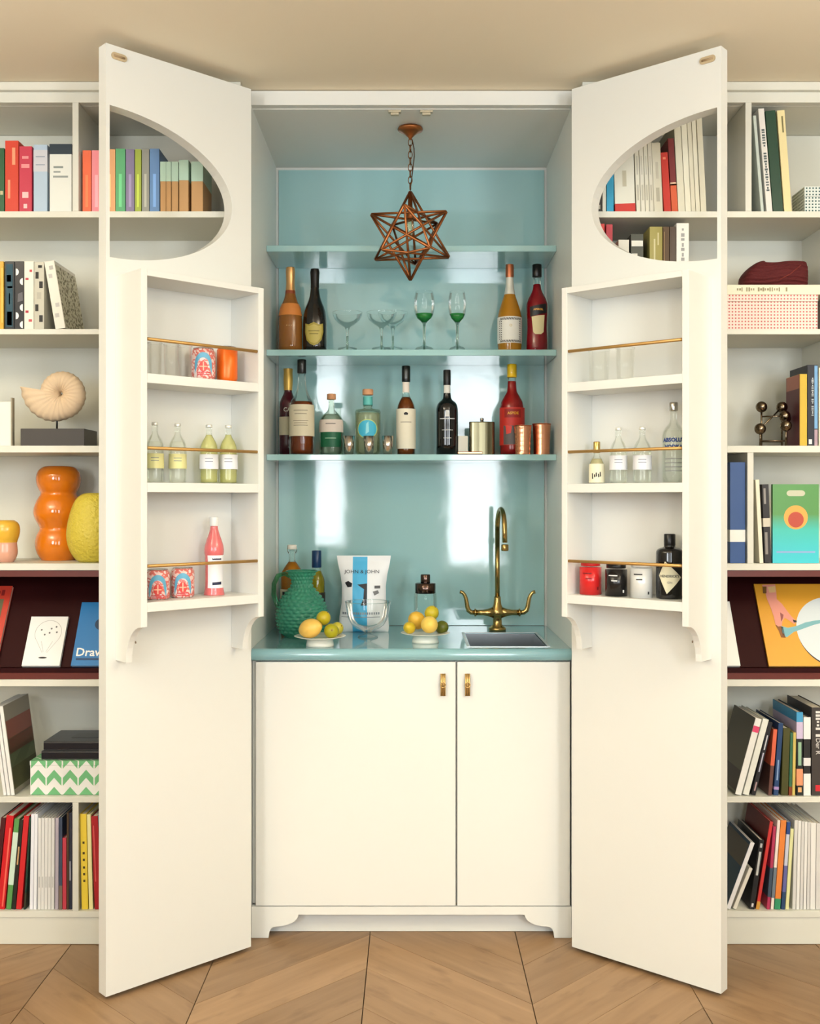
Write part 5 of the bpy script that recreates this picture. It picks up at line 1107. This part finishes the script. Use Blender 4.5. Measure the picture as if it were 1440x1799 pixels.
MB().box(0, 0.12, 0, 0.105, 0, 0.058).build('base', dm, bx_, 0.001); MB().box(-0.001, 0.121, -0.001, 0.106, 0.0585, Z(328, D)-ROWZ[1]).build('lid', dm, bx_, 0.001)
D = DF+0.014; z_2 = ROWZ[2]+0.0006; rb = thing('storage_box', 'white box with red dots under the flat cream book', 'box', (X(1272, D), D+CAMY, z_2))
dm = dots('reddots', (240, 218, 206), (200, 96, 92), 0.0098, 0.23); hR = Z(518, D)-ROWZ[2]
wR = X(1436, D)-X(1272, D)
MB().box(0, wR, 0, 0.2, 0, hR*0.8).build('base', dm, rb, 0.001); MB().box(-0.0008, wR+0.0008, -0.0008, 0.2008, hR*0.805, hR).build('lid', dm, rb, 0.001)
fb = thing('book', 'large cream book lying flat on the red-dotted box', 'book', (X(1262, D), D+CAMY, z_2+hR+0.0006))
hF = Z(500, D)-Z(517, D); wF = X(1462, D)-X(1262, D)
cvf = MB().box(0, wF, 0, 0.002, 0, hF).box(0, wF, 0.002, 0.21, 0, 0.002).box(0, wF, 0.002, 0.21, hF-0.002, hF).build('cover', mat((232, 226, 200), 0.5), fb)
MB().box(0.003, wF-0.003, 0.0022, 0.206, 0.0022, hF-0.0022).build('pages', PAPER, fb)
strokes(cvf, mat((150, 142, 110), 0.6), 0.055, 0.21, hF*0.30, hF*0.72, 22, -0.0006, False, 5)
# woven bag
D = DF+0.03; wg = MB(); wg.smooth = True; xb0, xb1 = X(1310, D), X(1428, D); WB = xb1-xb0; HB = Z(451, D)-Z(499, D)
def topz(u):
    if u < 0.32: return HB*(0.30+0.70*math.sin(pi/2*min(1, (u+0.012)/0.33))**0.8)
    return HB*(1.0-0.06*math.exp(-((u-0.45)/0.16)**2)) if u < 0.93 else HB*(0.98-0.35*((u-0.93)/0.07)**2)
def bagfn(a, b):
    u = a; ht = topz(u); f = 2*pi*b; env = max(0.0, 1-abs(2*u-1)**8)**0.5
    cy, cz = math.cos(f), math.sin(f); e_ = 0.55
    yy = 0.055*env*math.copysign(abs(cy)**e_, cy); zz = ht/2+ht/2*math.copysign(abs(cz)**e_, cz)
    rd = 0.0035*math.sin(zz*520+math.sin(u*7)*2.5)
    return (u*WB, yy*(1+rd*14)+0.06, zz)
wg.grid(bagfn, 70, 150)
wv = mat((92, 24, 26), 0.75, key='raffia'); add_bump(wv, 260, 0.9, 0.004, stretch=(0.4, 0.4, 2.2))
bg = thing('woven_bag', 'dark red woven straw bag lying on the flat cream book', 'bag', (xb0, D+CAMY, z_2+hR+hF+0.0016))
wg.build('body', wv, bg)
MB().tube([(WB*0.5, 0.003, HB*0.22), (WB*0.66, 0.0015, HB*0.42), (WB*0.82, 0.002, HB*0.75)], 0.0016, 6).build('braid', mat((126, 48, 40), 0.75), bg)
# chrome ball sculpture
D = DF+0.055; k = D/FPX; zs = ROWZ[3]+0.0006
sc_ = thing('ball_sculpture', 'dark chrome sculpture of balls joined by rods', 'sculpture', (X(1360, D), D+CAMY, zs))
def sp3(px, y, dy): return Vector((X(px, D)-sc_.location.x, dy, Z(y, D)-zs))
br = 10*k
pts = dict(a=sp3(1341, 714, 0.02), b=sp3(1332, 754, -0.015), c=sp3(1374, 749, -0.03), d=sp3(1379, 714, 0.03), e=sp3(1378, 731, 0.0), f=sp3(1386, 734, 0.025))
for nme, p in pts.items(): MB().sphere(p, br if nme != 'f' else br*0.8, 20, 12).build('ball', NICKEL, sc_)
for nme in 'abcdf':
    p = pts[nme]; MB().tube([p, (p.x, p.y, 0.0)], 0.0028, 10).build('rod', NICKEL, sc_)
zb_ = 0.016
for a_, b_ in (('a', 'd'), ('b', 'c'), ('a', 'c'), ('b', 'd'), ('a', 'e')):
    p, q_ = pts[a_], pts[b_]
    MB().tube([(p.x, p.y, zb_), (q_.x, q_.y, zb_)], 0.0026, 10).build('rod', NICKEL, sc_)
    if (a_, b_) in (('b', 'd'), ('a', 'e')): MB().tube([p, q_] if a_ == 'b' else [(p.x, p.y, p.z-0.03), q_], 0.0026, 10).build('rod', NICKEL, sc_)
